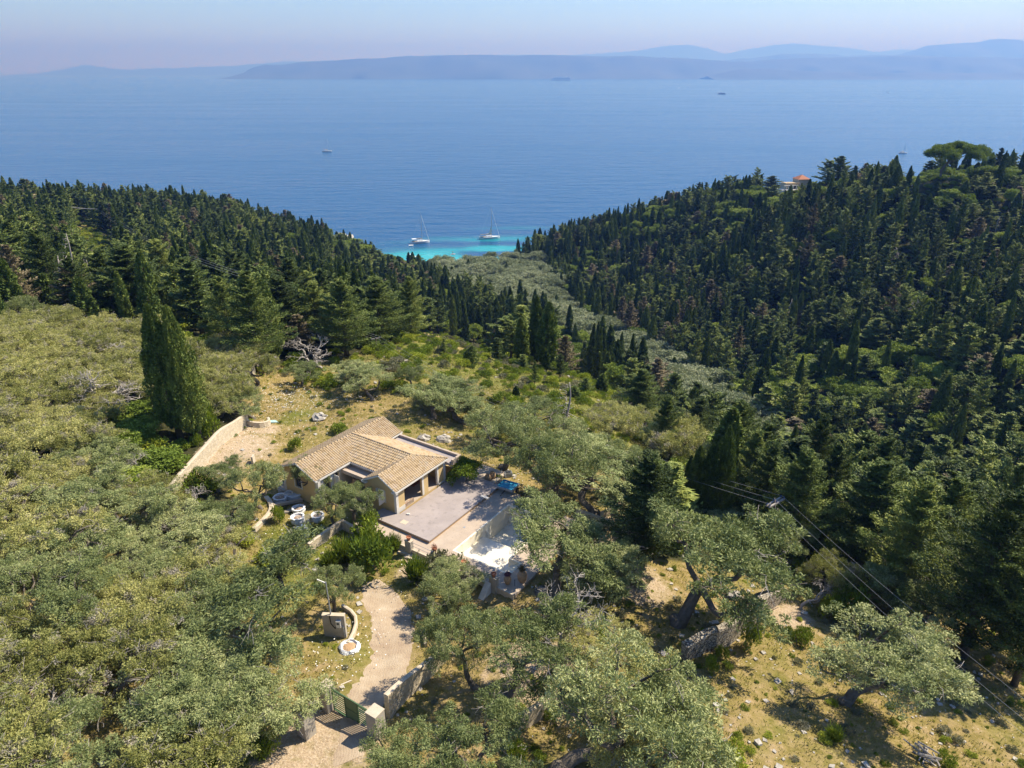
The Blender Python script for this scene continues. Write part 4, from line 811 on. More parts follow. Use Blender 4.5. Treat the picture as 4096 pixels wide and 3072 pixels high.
ribbon(G(dsp(1120, 1580), dsp(1180, 1540), dsp(1235, 1500)), .5, 'stone_wall', 'wall_pale', 'rough pale terrace wall between the lower olives', 'wall', hgt=[1.3, 1.2, 1.0], jag=.03, zoff=-1)
ribbon(G(dsp(1475, 1425), dsp(1520, 1405), dsp(1570, 1392), dsp(1610, 1352), dsp(1655, 1315), dsp(1690, 1288)), .75, 'dry_stone_wall', 'wall_grey', 'long grey dry stone wall crossing the lower right slope', 'wall', hgt=[1.3, 1.8, 2.2, 1.9, 1.7, 1.3], jag=.1, zoff=-1.2)
ribbon(G(dsp(500, 1650), dsp(540, 1612), dsp(565, 1585)), .7, 'dry_stone_wall', 'wall_grey', 'short dark dry stone wall under the olives left of the gate', 'wall', hgt=.6, jag=.08)
ribbon(G(dsp(1300, 1120), dsp(1325, 1108), dsp(1345, 1090)), .5, 'stone_wall', 'wall_pale', 'terrace corner wall under the double olive, right arm', 'wall', hgt=.7, jag=.03)
ribbon(G(dsp(1245, 1112), dsp(1270, 1120), dsp(1302, 1136), dsp(1330, 1140)), .45, 'stone_wall', 'wall_pale', 'terrace wall below the double olive right of the pool', 'wall', hgt=.7, jag=.03)
ribbon(G(dsp(1350, 1085), dsp(1400, 1085), dsp(1440, 1100)), .5, 'stone_wall', 'wall_pale', 'low terrace wall behind the single conifer', 'wall', hgt=.5, jag=.04)
# ------------------------------------------------------------------ driveway, draped on the ground
def drape(name, L_, R_, mt, label, lift=.03, nacross=7, sub=6):
    L_ = np.array([p[:2] for p in L_]); R_ = np.array([p[:2] for p in R_]); tt = np.linspace(0, 1, (len(L_)-1)*sub+1); k_ = np.linspace(0, 1, len(L_))
    sm = lambda A_: np.stack([np.interp(tt, k_, A_[:, i]) for i in (0, 1)], 1)
    L_, R_ = sm(L_), sm(R_); rs = np.random.RandomState(4); V = []
    for i in range(len(tt)):
        a, b_ = L_[i]+rs.randn(2)*.06, R_[i]+rs.randn(2)*.06
        for j in range(nacross): p = a+(b_-a)*j/(nacross-1); V.append((p[0], p[1], float(h(p[0], p[1]))+lift-(.05 if j in (0, nacross-1) else 0)))
    q = np.arange(len(V)).reshape(-1, nacross); F = np.stack([q[:-1, :-1].ravel(), q[:-1, 1:].ravel(), q[1:, 1:].ravel(), q[1:, :-1].ravel()], 1)
    o = link(name, mesh(name, V, F, M[mt], smooth=True)); return tag(o, label, kind='structure')
m, t, b, out = nodemat('drive_gravel'); b.inputs['Roughness'].default_value = .95; b.inputs['Specular IOR Level'].default_value = .1
g = N(t, 'ShaderNodeNewGeometry').outputs['Position']; nA = noise(t, g, .7, 5, .65); nB = noise(t, g, 9, 5, .7)
c = ramp(t, nA.outputs[0], [(.35, (.31, .235, .165)), (.52, (.37, .295, .21)), (.68, (.42, .35, .26))]).outputs[0]
wv = N(t, 'ShaderNodeTexWave'); wv.inputs['Scale'].default_value = 1.6; wv.inputs['Distortion'].default_value = 14; wv.inputs['Detail Scale'].default_value = .5; t.links.new(g, wv.inputs['Vector'])
c = mixc(t, ramp(t, nB.outputs[0], [(.5, (0, 0, 0)), (.75, (1, 1, 1))]).outputs[0], c, (.38, .29, .2)); t.links.new(c, b.inputs['Base Color'])
bump(t, b, mathn(t, 'ADD', nB.outputs[0], mathn(t, 'MULTIPLY', wv.outputs[0], .12)), .7, .07); M['gravel'] = m
dl = G(*[z5(*q) for q in ((430, 1660), (505, 1230), (560, 1060), (650, 950), (715, 800), (712, 640), (700, 500), (640, 380), (640, 250), (720, 215))])
dr = G(*[z5(*q) for q in ((700, 1560), (740, 1370), (845, 1240), (940, 1110), (1015, 960), (1055, 800), (1075, 650), (1060, 480), (960, 340), (800, 225))])
drape('driveway', dl, dr, 'gravel', 'pale scraped gravel drive curving up from the gate')
# ------------------------------------------------------------------ gate, gate pillars, meter pillar
gz = 0
gl = hit(*z5(455, 1222)); gr = hit(*z5(738, 1368)); dg = np.array([gr[0]-gl[0], gr[1]-gl[1]]); GL = float(np.linalg.norm(dg)); ga = math.atan2(dg[1], dg[0])
gt = empty('gate', (gl[0], gl[1], gl[2]), 'green metal gate with slatted ends and solid middle panel across the drive', 'gate', ga)
GH = 2.0
fr = hb(); fr.box(-.02, GL, -.04, .04, GH-.08, GH).box(-.02, GL, -.04, .04, .08, .16)
for f in (0, .333, .667, 1): fr.box(f*GL-.04, f*GL+.04, -.042, .042, .05, GH+(.08 if f == 0 else -.02))
fr.box(.35*GL, .65*GL, -.03, .03, 1.0, 1.06); fr.build('frame', M['green'], gt)
hb().box(.345*GL, .655*GL, -.012, .012, .16, GH-.08).build('panel', M['greenpanel'], gt)
for s0, s1 in ((.015, .32), (.68, .985)):
    x_ = hb()
    for k in range(9): x_.box(s0*GL, s1*GL, -.015, .015, .24+k*.19, .32+k*.19)
    x_.build('slats', M['green'], gt)
def pillar(p, wx, wy, hh, rz, label, name='gate_pillar'):
    o = empty(name, (p[0], p[1], p[2]), label, 'pillar', rz); hb().box(-wx, wx, -wy, wy, -.6, hh).build('shaft', M['block'], o); hb().box(-wx-.02, wx+.02, -wy-.02, wy+.02, hh, hh+.05).build('cap', M['coping'], o); return o
ux, uy = dg/GL
def gp(a, b_): return (gl[0]+ux*a-uy*b_, gl[1]+uy*a+ux*b_)
q = gp(-.5, -.05); gpi = pillar((*q, gl[2]), .38, .42, 2.05, ga, 'rendered gate pillar on the left side of the green gate')
hb().box(-.3, -.24, -.47, -.44, -.2, 2.0).build('green_post', M['green'], gpi)
q = gp(GL+.5, -.05); pillar((*q, gr[2]-.1), .42, .42, 2.1, ga, 'rendered gate pillar joined to the stone wall')
p = hit(*z5(245, 1400)); pillar(p, .42, .42, 2.0, ga, 'rendered pillar standing alone under the olive left of the gate')
p = hit(*z5(465, 655)); mp_ = pillar((p[0], p[1], p[2]), .85, .16, 2.1, -.05, 'rendered meter pillar with a grey box beside the drive', 'meter_pillar')
mb_ = hb().box(.22, .58, -.36, -.165, 1.15, 1.75).build('meter_box', M['white'], mp_); hb().box(.3, .48, -.375, -.362, 1.45, 1.62).build('meter_window', M['glassdark'], mb_)
hb().tube([(.62, -.2, 1.2), (.72, -.2, 1.15), (.74, -.2, .1)], .035, 6).build('conduit', M['rail'], mp_)
hb().tube([(-.25, -.2, 2.2), (-.2, -.2, 1.4), (.1, -.2, .9), (.15, -.2, 1.1)], .03, 6).build('cable', M['black'], mp_)
o = empty('mast_pole', (p[0]-.2, p[1]+.0, p[2]+2.1), 'thin metal service mast rising from the meter pillar', 'pole'); hb().tube([(0, 0, 0), (-.1, .1, 3.0)], [.06, .05], 8).build('pole', M['rail'], o); hb().bar((-.1, .1, 2.9), (-.75, .2, 3.15), .07).build('bracket', M['white'], o)
for a, b_, lab in ((dsp(755, 1402), 0, 'crumpled white builder sack of rubble beside the drive'),):
    p = hit(*a); o = empty('rubble_bag', p, lab, 'rubble bag'); hb().lathe([(.75, 0), (.8, .15), (.72, .3), (.62, .38), (.55, .25)], n=16, sq=.22, seed=4).build('sack', M['bag'], o); hb().lathe([(.55, .22), (.3, .32), (.05, .35)], n=12, sq=.4, seed=6).build('rubble', M['clay'], o)
p = hit(*z5(590, 1015)); tag(hb().bar((-.9, -.45, .06), (.5, .4, .06), .1, .08).build('timber', M['coping'], None, (p[0]-.6, p[1]-.2, p[2])), 'pale timber lying on the ground beside the gate', 'timber')
# builder's sacks and junk in front of the villa (1000-1500 x 1850-2250 of the photo, scale 4.148)
def z3(a, b_): return (1000+a/4.148)/4, (1850+b_/4.148)/4
def bag(uv, r_, hh, seed, lab, fill=True, sq=.16):
    p = hit(*uv); o = empty('builder_sack', p, lab, 'sack', 0, 'builder sacks in the grass')
    hb().lathe([(r_*.8, -.05), (r_*.98, .15), (r_, hh*.5), (r_*.95, hh*.85), (r_*1.06, hh), (r_*.8, hh*1.02), (r_*.72, hh*.78)], n=18, sq=sq, seed=seed).build('sack', M['bag'], o)
    if fill: hb().lathe([(r_*.74, hh*.76), (r_*.4, hh*.9), (.04, hh*.96)], n=14, sq=.4, seed=seed+1).build('contents', M['rubble'], o)
    return o
bag(z3(815, 830), .62, .6, 11, 'open white sack full of broken tiles, behind the other sack')
bag(z3(805, 1005), .64, .8, 12, 'upright white sack nearest the stack of stones')
bag(z3(1130, 960), .6, .7, 13, 'white sack half hidden by the small porch olive')
bag(z3(510, 640), .7, .55, 14, 'slumped white sack beside the pale beam')
b4 = bag(z3(740, 570), .85, .5, 15, 'pale blue sack with a coiled white hose on it', False, .3)
hs = hb()
for k in range(5): hs.tube([(-.5+.45*math.cos(a), -.2+.35*math.sin(a), .5+.04*k) for a in np.linspace(0, 6.28, 14)], .025, 5, False)
p = hit(*z3(740, 570)); tag(hs.build('hose', M['white'], None, (p[0], p[1], p[2]+.0)), 'coiled white hose lying on the blue sack', 'hose')
p = hit(*z3(880, 1225)); o = empty('stone_stack', p, 'neat waist-high pile of pale bagged stones', 'stack'); rs = np.random.RandomState(3)
for k in range(5):
    x_ = hb()
    for a in range(4): th = a*1.57+.4*k; x_.box(-.32, .32, -.22, .22, 0, .2, .05, Matrix.Translation((.28*math.cos(th), .24*math.sin(th), k*.2)) @ Matrix.Rotation(th+rs.randn()*.2, 4, 'Z'))
    x_.build('layer', M['bag'], o)
for i, (a, b_, nm) in enumerate((((330, 745), (870, 640), 'long pale concrete beam on the grass, left of the sacks'), ((880, 530), (1120, 680), 'short pale concrete beam leading to the porch olive'))):
    p = hit(*z3(*a)); q = hit(*z3(*b_)); tag(hb().bar((0, 0, .15), tuple(np.array(q)-np.array(p)+np.array([0, 0, .15])), .35, .28).build('concrete_beam', M['deck'], None, tuple(p)), nm, 'beam')
p = hit(*z3(930, 1000)); o = empty('wire_rack', p, 'flat slatted metal rack leaning on the sacks', 'rack', .6); x_ = hb()
for k in range(11): x_.bar((-.55, -.5+k*.1, .25+k*.03), (.55, -.5+k*.1, .25+k*.03), .025)
x_.bar((-.55, -.5, .22), (-.55, .5, .55), .03).bar((.55, -.5, .22), (.55, .5, .55), .03); x_.build('slats', M['rail'], o)
p = hit(*z3(1355, 1100)); o = empty('bucket', p, 'teal bucket tipped beside the low stone wall', 'bucket', rot=(.4, .2, 0)); hb().lathe([(.22, 0), (.3, .42), (.32, .44), (.27, .42), (.2, .05)], n=14).build('body', M['teal'], o)
for i, (a, b_) in enumerate(((560, 380), (640, 330), (560, 470), (720, 400))):
    p = hit(*z3(a, b_)); rs = np.random.RandomState(30+i); o = empty('slab_pile', p, ['pile of pale stone slabs left of the leaning olive', 'stack of roof tiles against the villa end', 'flat heap of slabs next to the slumped sack', 'dark pile of boards behind the blue sack'][i], 'pile', i)
    for k in range(4): hb().box(-.6+rs.randn()*.1, .6, -.4, .4+rs.randn()*.1, k*.09, k*.09+.075, .02, Matrix.Rotation(rs.randn()*.25, 4, 'Z')).build('slab', M['wood'] if i == 3 else M['slate'], o)
p = hit(*z3(570, 830)); tag(hb().box(-.9, .9, -.25, .25, .0, .08, 0, Matrix.Rotation(.55, 4, 'Z')).build('door_panel', M['slate'], None, tuple(p)), 'weathered pale board lying flat in the daisies', 'board')
p = hit(*dsp(588, 912)); tag(hb().box(-.6, .6, -.4, .4, .1, .14, 0, Matrix.Rotation(.3, 4, 'Y')).build('board', M['turq'], None, tuple(p), (0, 0, .7)), 'faded turquoise slatted board beside the round planter wall', 'board')
tag(hb().bar((0, 0, 0), (.35, -.3, 1.9), .1, .04).build('plank', M['wood'], None, W3(-7.3, -.35, 64.75)), 'grey plank leaning on the courtyard wall', 'plank')
tag(hb().box(-.12, .12, -.35, .35, 0, .9, .03).build('timber_block', M['coping'], None, tuple(hit(*dsp(548, 1000)))), 'upright pale stone slab in the gravel clearing', 'stone')
# steps and slabs below the railing
for i, (a, b_) in enumerate(((1150, 1180), (1170, 1215), (1215, 1250), (1250, 1290))):
    p = hit(*z1(a, b_)); tag(hb().box(-.9, .9, -.5, .5, -.25, .1, .03).build('stone_step', M['coping'], None, (p[0], p[1], p[2]), (0, 0, HROT+.1*i)), ['top', 'second', 'third', 'lowest'][i]+' of the pale stone steps below the pool railing', 'step', 'stone steps below the railing')
# boulders
rs = np.random.RandomState(9)
def boulder(uv, s, lab, mt='rock', k=0):
    p = hit(*uv); r2 = np.random.RandomState(k+70); n1, n2_ = 9, 6; V = []
    for i in range(n2_+1):
        for j in range(n1):
            th = 6.283*j/n1; ph = math.pi*i/n2_; q = s*(.75+.4*r2.rand()); V.append((q*math.sin(ph)*math.cos(th)*1.2, q*math.sin(ph)*math.sin(th), q*.7*math.cos(ph)+s*.25))
    F = [(i*n1+j, (i+1)*n1+j, (i+1)*n1+(j+1) % n1, i*n1+(j+1) % n1) for i in range(n2_) for j in range(n1)]
    return tag(link('boulder', mesh('boulder', V, F, M[mt]), None, tuple(p)), lab, 'boulder')
boulder(z1(1285, 385), .75, 'pale boulder under the olive behind the flat roof', k=1); boulder(z1(1430, 395), .85, 'rounded grey boulder right of the olive trunk behind the villa', k=2)
boulder(dsp(690, 905), .9, 'flat grey rock outcrop in the meadow behind the villa', k=3); boulder(dsp(1585, 1290), .6, 'boulder at the foot of the big right-hand olive', k=4)
boulder(dsp(1330, 1650), .7, 'pale boulder at the bottom edge near the leaning trunk', k=5)
# wood pile lower right, pole pieces
p = hit(*dsp(1998, 1640)); o = empty('log_pile', p, 'small heap of grey split branches on the lower right slope', 'log pile'); x_ = hb(); rs = np.random.RandomState(2)
for k in range(16): c_ = rs.randn(3)*np.array([.3, .3, 0])+np.array([0, 0, .1+.05*k]); d_ = rdir(1, rs)[0]*np.array([.7, .7, .15]); x_.tube([tuple(c_-d_), tuple(c_+d_)], [.07, .05], 5)
x_.build('branches', M['deadwood'], o)
for i, (uv, hh) in enumerate(((z1(1950, 1470), .6), (z5(1825, 290), .9), (z5(1660, 300), .6))):
    p = hit(*uv); tag(hb().tube([(0, 0, -.2), (0, 0, hh)], .03, 5).build('iron_post', M['black'], None, tuple(p)), ['thin black post at the deck corner beside the planted jars', 'thin iron post in the grass by the pool olive', 'short iron post below the end pillar'][i], 'post')
# ------------------------------------------------------------------ utility poles and wires
def upole(x, y, z, top, arm, arm_dir, label, double=False):
    o = empty('utility_pole', (x, y, z), label, 'utility pole', 0, None); hb().tube([(0, 0, -.5), (0, 0, top)], [.15, .1], 8).build('pole', M['polewood'], o)
    d_ = np.array([math.cos(arm_dir), math.sin(arm_dir)]); pr = np.array([-d_[1], d_[0]])*.16; xs = []
    for sg in ((-1, 1) if double else (1,)):
        hb().bar((-d_[0]*arm/2+pr[0]*sg, -d_[1]*arm/2+pr[1]*sg, top-.15), (d_[0]*arm/2+pr[0]*sg, d_[1]*arm/2+pr[1]*sg, top-.15), .15, .15).build('crossarm', M['deadwood'], o)
        for f in (-.46, .0, .46):
            c_ = (d_[0]*arm*f+pr[0]*sg, d_[1]*arm*f+pr[1]*sg, top-.08); hb().lathe([(.03, 0), (.07, .06), (.04, .1), (.08, .15), (.03, .22)], c_, 8).build('insulator', M['boatblue'], o)
    return [np.array([x+d_[0]*arm*f, y+d_[1]*arm*f, z+top+.1]) for f in (-.46, .0, .46)]
pa = hit(*dsp(1652, 1215)); ta = at(*dsp(1664, 1082), 77) ; 
Ax, Ay = pa[0], pa[1]; qq = (Ay*CP-(pa[2]-CH)*SP); ydd = -((pa[2]-CH)*CP+Ay*SP); Y_ = (dsp(1664, 1082)[1]-384)/FPX; ht = (ydd-Y_*qq)/(CP-Y_*SP)
wA = upole(Ax, Ay, pa[2], ht, 2.4, .65, 'wooden power pole with double crossarm rising from the right-hand olives', True)
def pole_px(ub, vb, vt, arm, ad, lab, zb=None, Z=None):
    p = hit(ub, vb); q = (p[1]*CP-(p[2]-CH)*SP); yd = -((p[2]-CH)*CP+p[1]*SP); Y = (vt-384)/FPX; return upole(p[0], p[1], p[2], (yd-Y*q)/(CP-Y*SP), arm, ad, lab)
rC = ray(261, 281); Zc = 125; pC = rC*Zc; zC = float(h(pC[0], pC[1])); wC = upole(pC[0], pC[1], zC, CH+pC[2]-zC, 2.3, .5, 'power pole whose pale crossarm shows above the dark conifers')
wD = pole_px(103, 228.5, 209, 2.6, .1, 'wooden power pole on the open left hillside')
wE = pole_px(54, 219, 202, 2.4, .1, 'more distant power pole nearer the left villa')
wB = pole_px(377, 352, 338, 1.6, .5, 'short pole stub below the cypresses on the scrub slope')
wR = [at(1075, 777, 69.), at(1075, 761, 69.), at(1075, 738, 69.)]
def wires(a, b_, sag, lab, r_=.02):
    for i, (p, q) in enumerate(zip(a, b_)):
        P = [tuple(p+(q-p)*f-np.array([0, 0, sag*4*f*(1-f)])) for f in np.linspace(0, 1, 15)]
        tag(hb().tube(P, r_, 4, False).build('power_line', M['cable'], None), ['upper', 'middle', 'lower'][i]+' '+lab, 'wire', 'power lines')
wires(wA, wR, .5, 'power line running down to the bottom right corner', .009)
wires(wA, wB, 2.2, 'power line from the double crossarm towards the scrub slope', .010)
wires(wB, wC, 1.0, 'power line between the stub pole and the hidden crossarm', .012)
wires(wC, wD, 3.0, 'power line crossing the left wood', .018)
wires(wD, wE, 1.0, 'power line near the left villa', .04)
# ------------------------------------------------------------------ distant houses
def hut(uv, label, L_, W_, H_, rz, roofc='tile', wallm='cream', z=None):
    p = hit(*uv); o = empty('house', p if z is None else (p[0], p[1], z), label, 'house', rz)
    hb().box(-L_/2, L_/2, -W_/2, W_/2, -2, H_).build('wall', M[wallm], o); x_ = hb(); e_ = .4; zr = H_+W_*.22
    x_.add([(-L_/2-e_, -W_/2-e_, H_), (L_/2+e_, -W_/2-e_, H_), (L_/2+e_, W_/2+e_, H_), (-L_/2-e_, W_/2+e_, H_), (-L_/2+W_/2, 0, zr), (L_/2-W_/2, 0, zr)], [(0, 1, 5, 4), (1, 2, 5), (2, 3, 4, 5), (3, 0, 4), (3, 2, 1, 0)]); x_.build('roof', M[roofc], o)
    for k in range(3):
        wn = hb().box(-L_*.35+k*L_*.28, -L_*.35+k*L_*.28+1.0, -W_/2-.04, -W_/2+.02, 1.0, 2.2).build('window', M['glassdark'], o)
    return o
hut((39, 203), 'small cream house with orange roof on the left ridge', 9, 7, 3.2, .2)
hv = hit(793, 190); o = empty('hillside_villa', hv, 'white terraced villa under the trees on the right ridge', 'house', .15)
hb().box(-7, 3, -3, 4, -3, .4).build('terrace', M['white'], o); hb().box(-4, 3, 0, 6, .4, 3.2).box(3, 9, 1, 7, .4, 5).build('wall', M['cream'], o)
hb().box(-4.4, 3.2, -.4, 4, 3.2, 3.45).build('roof', M['tile'], o); x_ = hb(); x_.add([(2.6, .6, 5), (9.4, .6, 5), (9.4, 7.4, 5), (2.6, 7.4, 5), (6, 4, 7)], [(0, 1, 4), (1, 2, 4), (2, 3, 4), (3, 0, 4)]); x_.build('roof', M['terracotta'], o)
for k in range(4): hb().box(-6.5+k*2.2, -6.1+k*2.2, -2.8, -2.4, .4, 2.6).build('column', M['white'], o)
hb().box(-6.6, -.2, -2.9, -2.3, 2.6, 2.75).build('pergola_beam', M['white'], o)
hb().box(-3.2, -1.8, -.06, .05, .5, 2.4).box(.2, 1.6, -.06, .05, .5, 2.4).build('window', M['glassdark'], o)
hv = hit(975, 168); o = empty('house', hv, 'orange roof glimpsed in the trees on the far right', 'house', .1); hb().box(-3, 3, -2.5, 2.5, -2, 3).build('wall', M['cream'], o); hb().prism([(-3.3, -2.8), (3.3, -2.8), (3.3, 2.8), (-3.3, 2.8)], 3, [3, 4.4, 4.4, 3]).build('roof', M['terracotta'], o)
hv = hit(132, 195); o = empty('beach_pavilion', hv, 'flat-roofed pale pavilion at the left cliff edge', 'pavilion', .1); hb().box(-3, 3, -2, 2, 2.6, 2.9).build('roof', M['white'], o); hb().box(-2.6, 2.6, 0, 1.8, -2, 2.6).build('wall', M['cream'], o)
# rocky point left of the bay
rs = np.random.RandomState(14)
for i in range(9):
    q = at(322+i*3.6+rs.randn(), 237.5+rs.randn()*1.2, 0); s = 2.2+rs.rand()*2; x_ = hb()
    x_.lathe([(s*1.3, -1.5), (s*1.1, .3), (s*.8, .9+rs.rand()*.8), (s*.3, 1.6)], (0, 0, 0), 9, .6, i)
    tag(x_.build('rock', M['rock'], None, (q[0], q[1], 0)), 'pale shore rock on the low point left of the bay', 'rock', 'rocks on the point')
# ------------------------------------------------------------------ boats
def hull(L_, B_, F_, mt='boatwhite', sheer=.25):
    V = []; st = 11
    for i in range(st):
        f = i/(st-1); x = -L_/2+L_*f; wd = B_/2*(.78+.22*math.sin(min(f*2.2, 1.57)))*(1-max(0, (f-.45)/.55)**2.2); wd = max(wd, .03)
        zt = F_*(1+sheer*(f-.3)); V += [(x, -wd, zt), (x-(.15 if i == 0 else 0)+.0, -wd*.86, .05), (x, 0, -.5*(1-f*.5)), (x, wd*.86, .05), (x, wd, zt)]
    F = []
    for i in range(st-1):
        for k in range(4): F.append((i*5+k, (i+1)*5+k, (i+1)*5+k+1, i*5+k+1))
        F.append((i*5+4, (i+1)*5+4, (i+1)*5, i*5))
    F += [(0, 1, 2, 3, 4), tuple((st-1)*5+k for k in (4, 3, 2, 1, 0))]
    return V, F
def yacht(u, v, L_, rz, label, mast, main='furl', bim='canvas', dinghy=False, jib=True):
    q = at(u, v, 0); o = empty('sailing_yacht', (q[0], q[1], 0), label, 'sailing yacht', rz)
    V, F = hull(L_, L_*.31, 1.35); x_ = MB(); x_.add(V, F); hl = x_.build('hull', M['boatwhite'], o)
    hb().box(-L_*.3, L_*.36, -L_*.157, -L_*.15, .75, .85).build('stripe', M['boatblue'], hl)
    hb().prism([(-L_*.18, -1.1), (L_*.12, -1.0), (L_*.26, -.35), (L_*.26, .35), (L_*.12, 1.0), (-L_*.18, 1.1)], 1.3, [1.95, 1.85, 1.62, 1.62, 1.85, 1.95]).build('cabin', M['boatwhite'], o)
    hb().box(-L_*.1, L_*.1, -1.09, -1.05, 1.52, 1.75).build('cabin_window', M['glassdark'], o)
    hb().box(-L_*.46, -L_*.2, -1.3, 1.3, 1.36, 1.42).build('cockpit', M['teak'], o)
    hb().tube([(-L_*.33, 0, 1.4), (-L_*.33, 0, 2.3)], .05, 6).tube([(-L_*.33, .45*math.cos(a), 2.1+.45*math.sin(a)) for a in np.linspace(0, 6.28, 12)], .03, 4, False).build('steering_wheel', M['rail'], o)
    bm = hb().box(-L_*.46, -L_*.22, -1.45, 1.45, 3.0, 3.1).build('bimini', M[bim], o); x_ = hb()
    for sx_ in (-L_*.45, -L_*.23):
        for sy_ in (-1.4, 1.4): x_.tube([(sx_, sy_, 1.4), (sx_, sy_, 3.0)], .03, 4)
    x_.build('frame', M['rail'], bm)
    mx = L_*.09; hb().tube([(mx, 0, 1.6), (mx, 0, 1.6+mast)], [.16, .09], 8).build('mast', M['rail'], o)
    hb().bar((mx, -1.2, 1.6+mast*.36), (mx, 1.2, 1.6+mast*.36), .06).bar((mx, -.9, 1.6+mast*.66), (mx, .9, 1.6+mast*.66), .06).build('spreader', M['rail'], o)
    hb().tube([(mx, 0, 2.8), (-L_*.25, 0, 2.9)], .1, 6).build('boom', M['rail'], o)
    hb().tube([(mx-.3, 0, 3.1), (-L_*.1, 0, 3.25), (-L_*.23, 0, 3.05)], [.34, .26, .14], 8).build('furled_sail', M['cream_canvas'], o)
    hb().tube([(L_*.47, 0, 1.6), (mx+.1, 0, 1.6+mast*.93)], .07, 5).build('furled_jib', M['boatwhite'], o)
    x_ = hb().tube([(-L_*.48, 0, 1.4), (mx, 0, 1.6+mast)], .02, 3)
    for sy_ in (-L_*.145, L_*.145): x_.tube([(mx-.2, sy_, 1.5), (mx, sy_*.55, 1.6+mast*.36), (mx, 0, 1.6+mast*.95)], .02, 3)
    x_.build('rigging', M['cable'], o)
    x_ = hb()
    for k in range(9):
        f = k/8; x = -L_*.45+L_*.9*f; yy = L_*.155*(1-max(0, (f-.45)/.55)**2.2)
        for sy_ in (-yy, yy): x_.tube([(x, sy_, 1.4), (x, sy_, 2.05)], .02, 3)
    x_.build('guardrail', M['rail'], o)
    if main == 'storm': hb().add([(mx-.25, -.03, 3.2), (mx-2.0, -.03, 3.1), (mx-.3, -.03, 8.6), (mx-.25, .03, 3.2), (mx-2.0, .03, 3.1), (mx-.3, .03, 8.6)], [(0, 1, 2), (5, 4, 3), (0, 3, 4, 1), (1, 4, 5, 2), (2, 5, 3, 0)]).build('small_sail', M['white'], o)
    return o
yacht(420.6, 243, 12.6, .33, 'white yacht with cream awning and a dinghy at its stern, left in the bay', 18, 'furl', 'boatwhite')
yacht(489.8, 238.6, 14.2, .2, 'white yacht with dark bimini and small triangular sail, right in the bay', 20, 'storm', 'canvas')
yacht(327.2, 151.8, 13.5, .1, 'lone white yacht motoring on the open sea', 17, 'furl', 'canvas')
yacht(903, 153.5, 12, .1, 'yacht mostly hidden behind the trees near the umbrella pine', 13, 'furl', 'canvas')
q = at(410.8, 245.7, 0); o = empty('dinghy', (q[0], q[1], 0), 'small white dinghy trailing behind the left yacht', 'dinghy', .33); hb().tube([(-1.4, -.6, .25), (.9, -.55, .25), (1.6, 0, .3), (.9, .55, .25), (-1.4, .6, .25)], .24, 8).build('tube', M['boatwhite'], o); hb().box(-1.3, .9, -.45, .45, .05, .15).build('floor', M['boatwhite'], o)
q = at(411.5, 257.7, 0); o = empty('motorboat', (q[0], q[1], 0), 'small white motorboat with sun canopy in the shallows', 'motorboat', 3.3); V, F = hull(6.2, 2.3, .8); x_ = MB(); x_.add(V, F); x_.build('hull', M['boatwhite'], o)
hb().box(-.9, .8, -.5, .5, .7, 1.35).build('console', M['boatblue'], o); hb().box(-1.2, 1.0, -.9, .9, 2.2, 2.28).build('canopy', M['boatwhite'], o); x_ = hb()
for a in (-1.1, .9):
    for c_ in (-.8, .8): x_.tube([(a, c_, .8), (a, c_, 2.2)], .03, 4)
x_.build('canopy_frame', M['rail'], o); hb().box(-3.5, -3.0, -.2, .2, .2, 1.2).build('outboard_motor', M['black'], o)
# paddle boarder
q = at(452.8, 254.2, 0); o = empty('paddleboard', (q[0], q[1], .02), 'pink paddleboard in the turquoise shallows', 'paddleboard', .3); hb().prism([(-1.6, 0), (-1.2, -.4), (1.0, -.42), (1.7, 0), (1.0, .42), (-1.2, .4)], 0, .14).build('board', M['redcloth'], o)
rs = np.random.RandomState(1); pm = hb().tube([(-.12, 0, .02), (-.11, 0, .5), (-.1, 0, .88)], [.06, .07, .11], 8).tube([(.12, 0, .02), (.11, 0, .5), (.06, 0, .88)], [.06, .07, .11], 8).tube([(0, 0, .82), (0, 0, 1.1), (0, 0, 1.42), (0, 0, 1.5)], [.16, .14, .19, .07], 10).tube([(0, 0, 1.5), (0, 0, 1.58), (0, 0, 1.7), (0, 0, 1.79)], [.07, .1, .1, .03], 10).tube([(.18, 0, 1.4), (.3, .15, 1.15), (.22, .35, .98)], [.05, .045, .03], 6).tube([(-.18, 0, 1.4), (-.1, .25, 1.25), (.1, .4, 1.2)], [.05, .045, .03], 6)
pe = pm.build('person', M['skin'], None, (q[0], q[1], .16), smooth=True); tag(pe, 'person standing upright on the pink paddleboard', 'person'); hb().tube([(0, 0, .86), (0, 0, 1.1), (0, 0, 1.42)], [.19, .16, .2], 10).build('wetsuit', M['black'], pe)
# cruise ship and tiny far craft
q = at(560.5, 80.6, 0); L_ = 282*np.linalg.norm(q[:2])/10500/1.02; k = L_/282
o = empty('cruise_ship', (q[0], q[1], 0), 'large hazy cruise ship crossing far out', 'cruise ship', math.pi, scl=(k, k, k))
V, F = hull(282, 36, 16); x_ = MB(); x_.add(V, F); x_.build('hull', M['boatwhite'], o)
hb().box(-132, 105, -16, 16, 16, 36).box(-128, 95, -15, 15, 36, 42).build('superstructure', M['boatwhite'], o)
x_ = hb()
for a in range(6): x_.box(-128, 98, 16.01, 16.3, 18+a*3, 19.2+a*3)
x_.build('window_rows', M['glassdark'], o); hb().prism([(-95, -5), (-72, -5), (-72, 5), (-95, 5)], 42, [56, 54, 54, 56]).build('funnel', M['boatwhite'], o); hb().tube([(60, 0, 42), (60, 0, 52)], 1.5, 6).build('mast', M['boatwhite'], o)
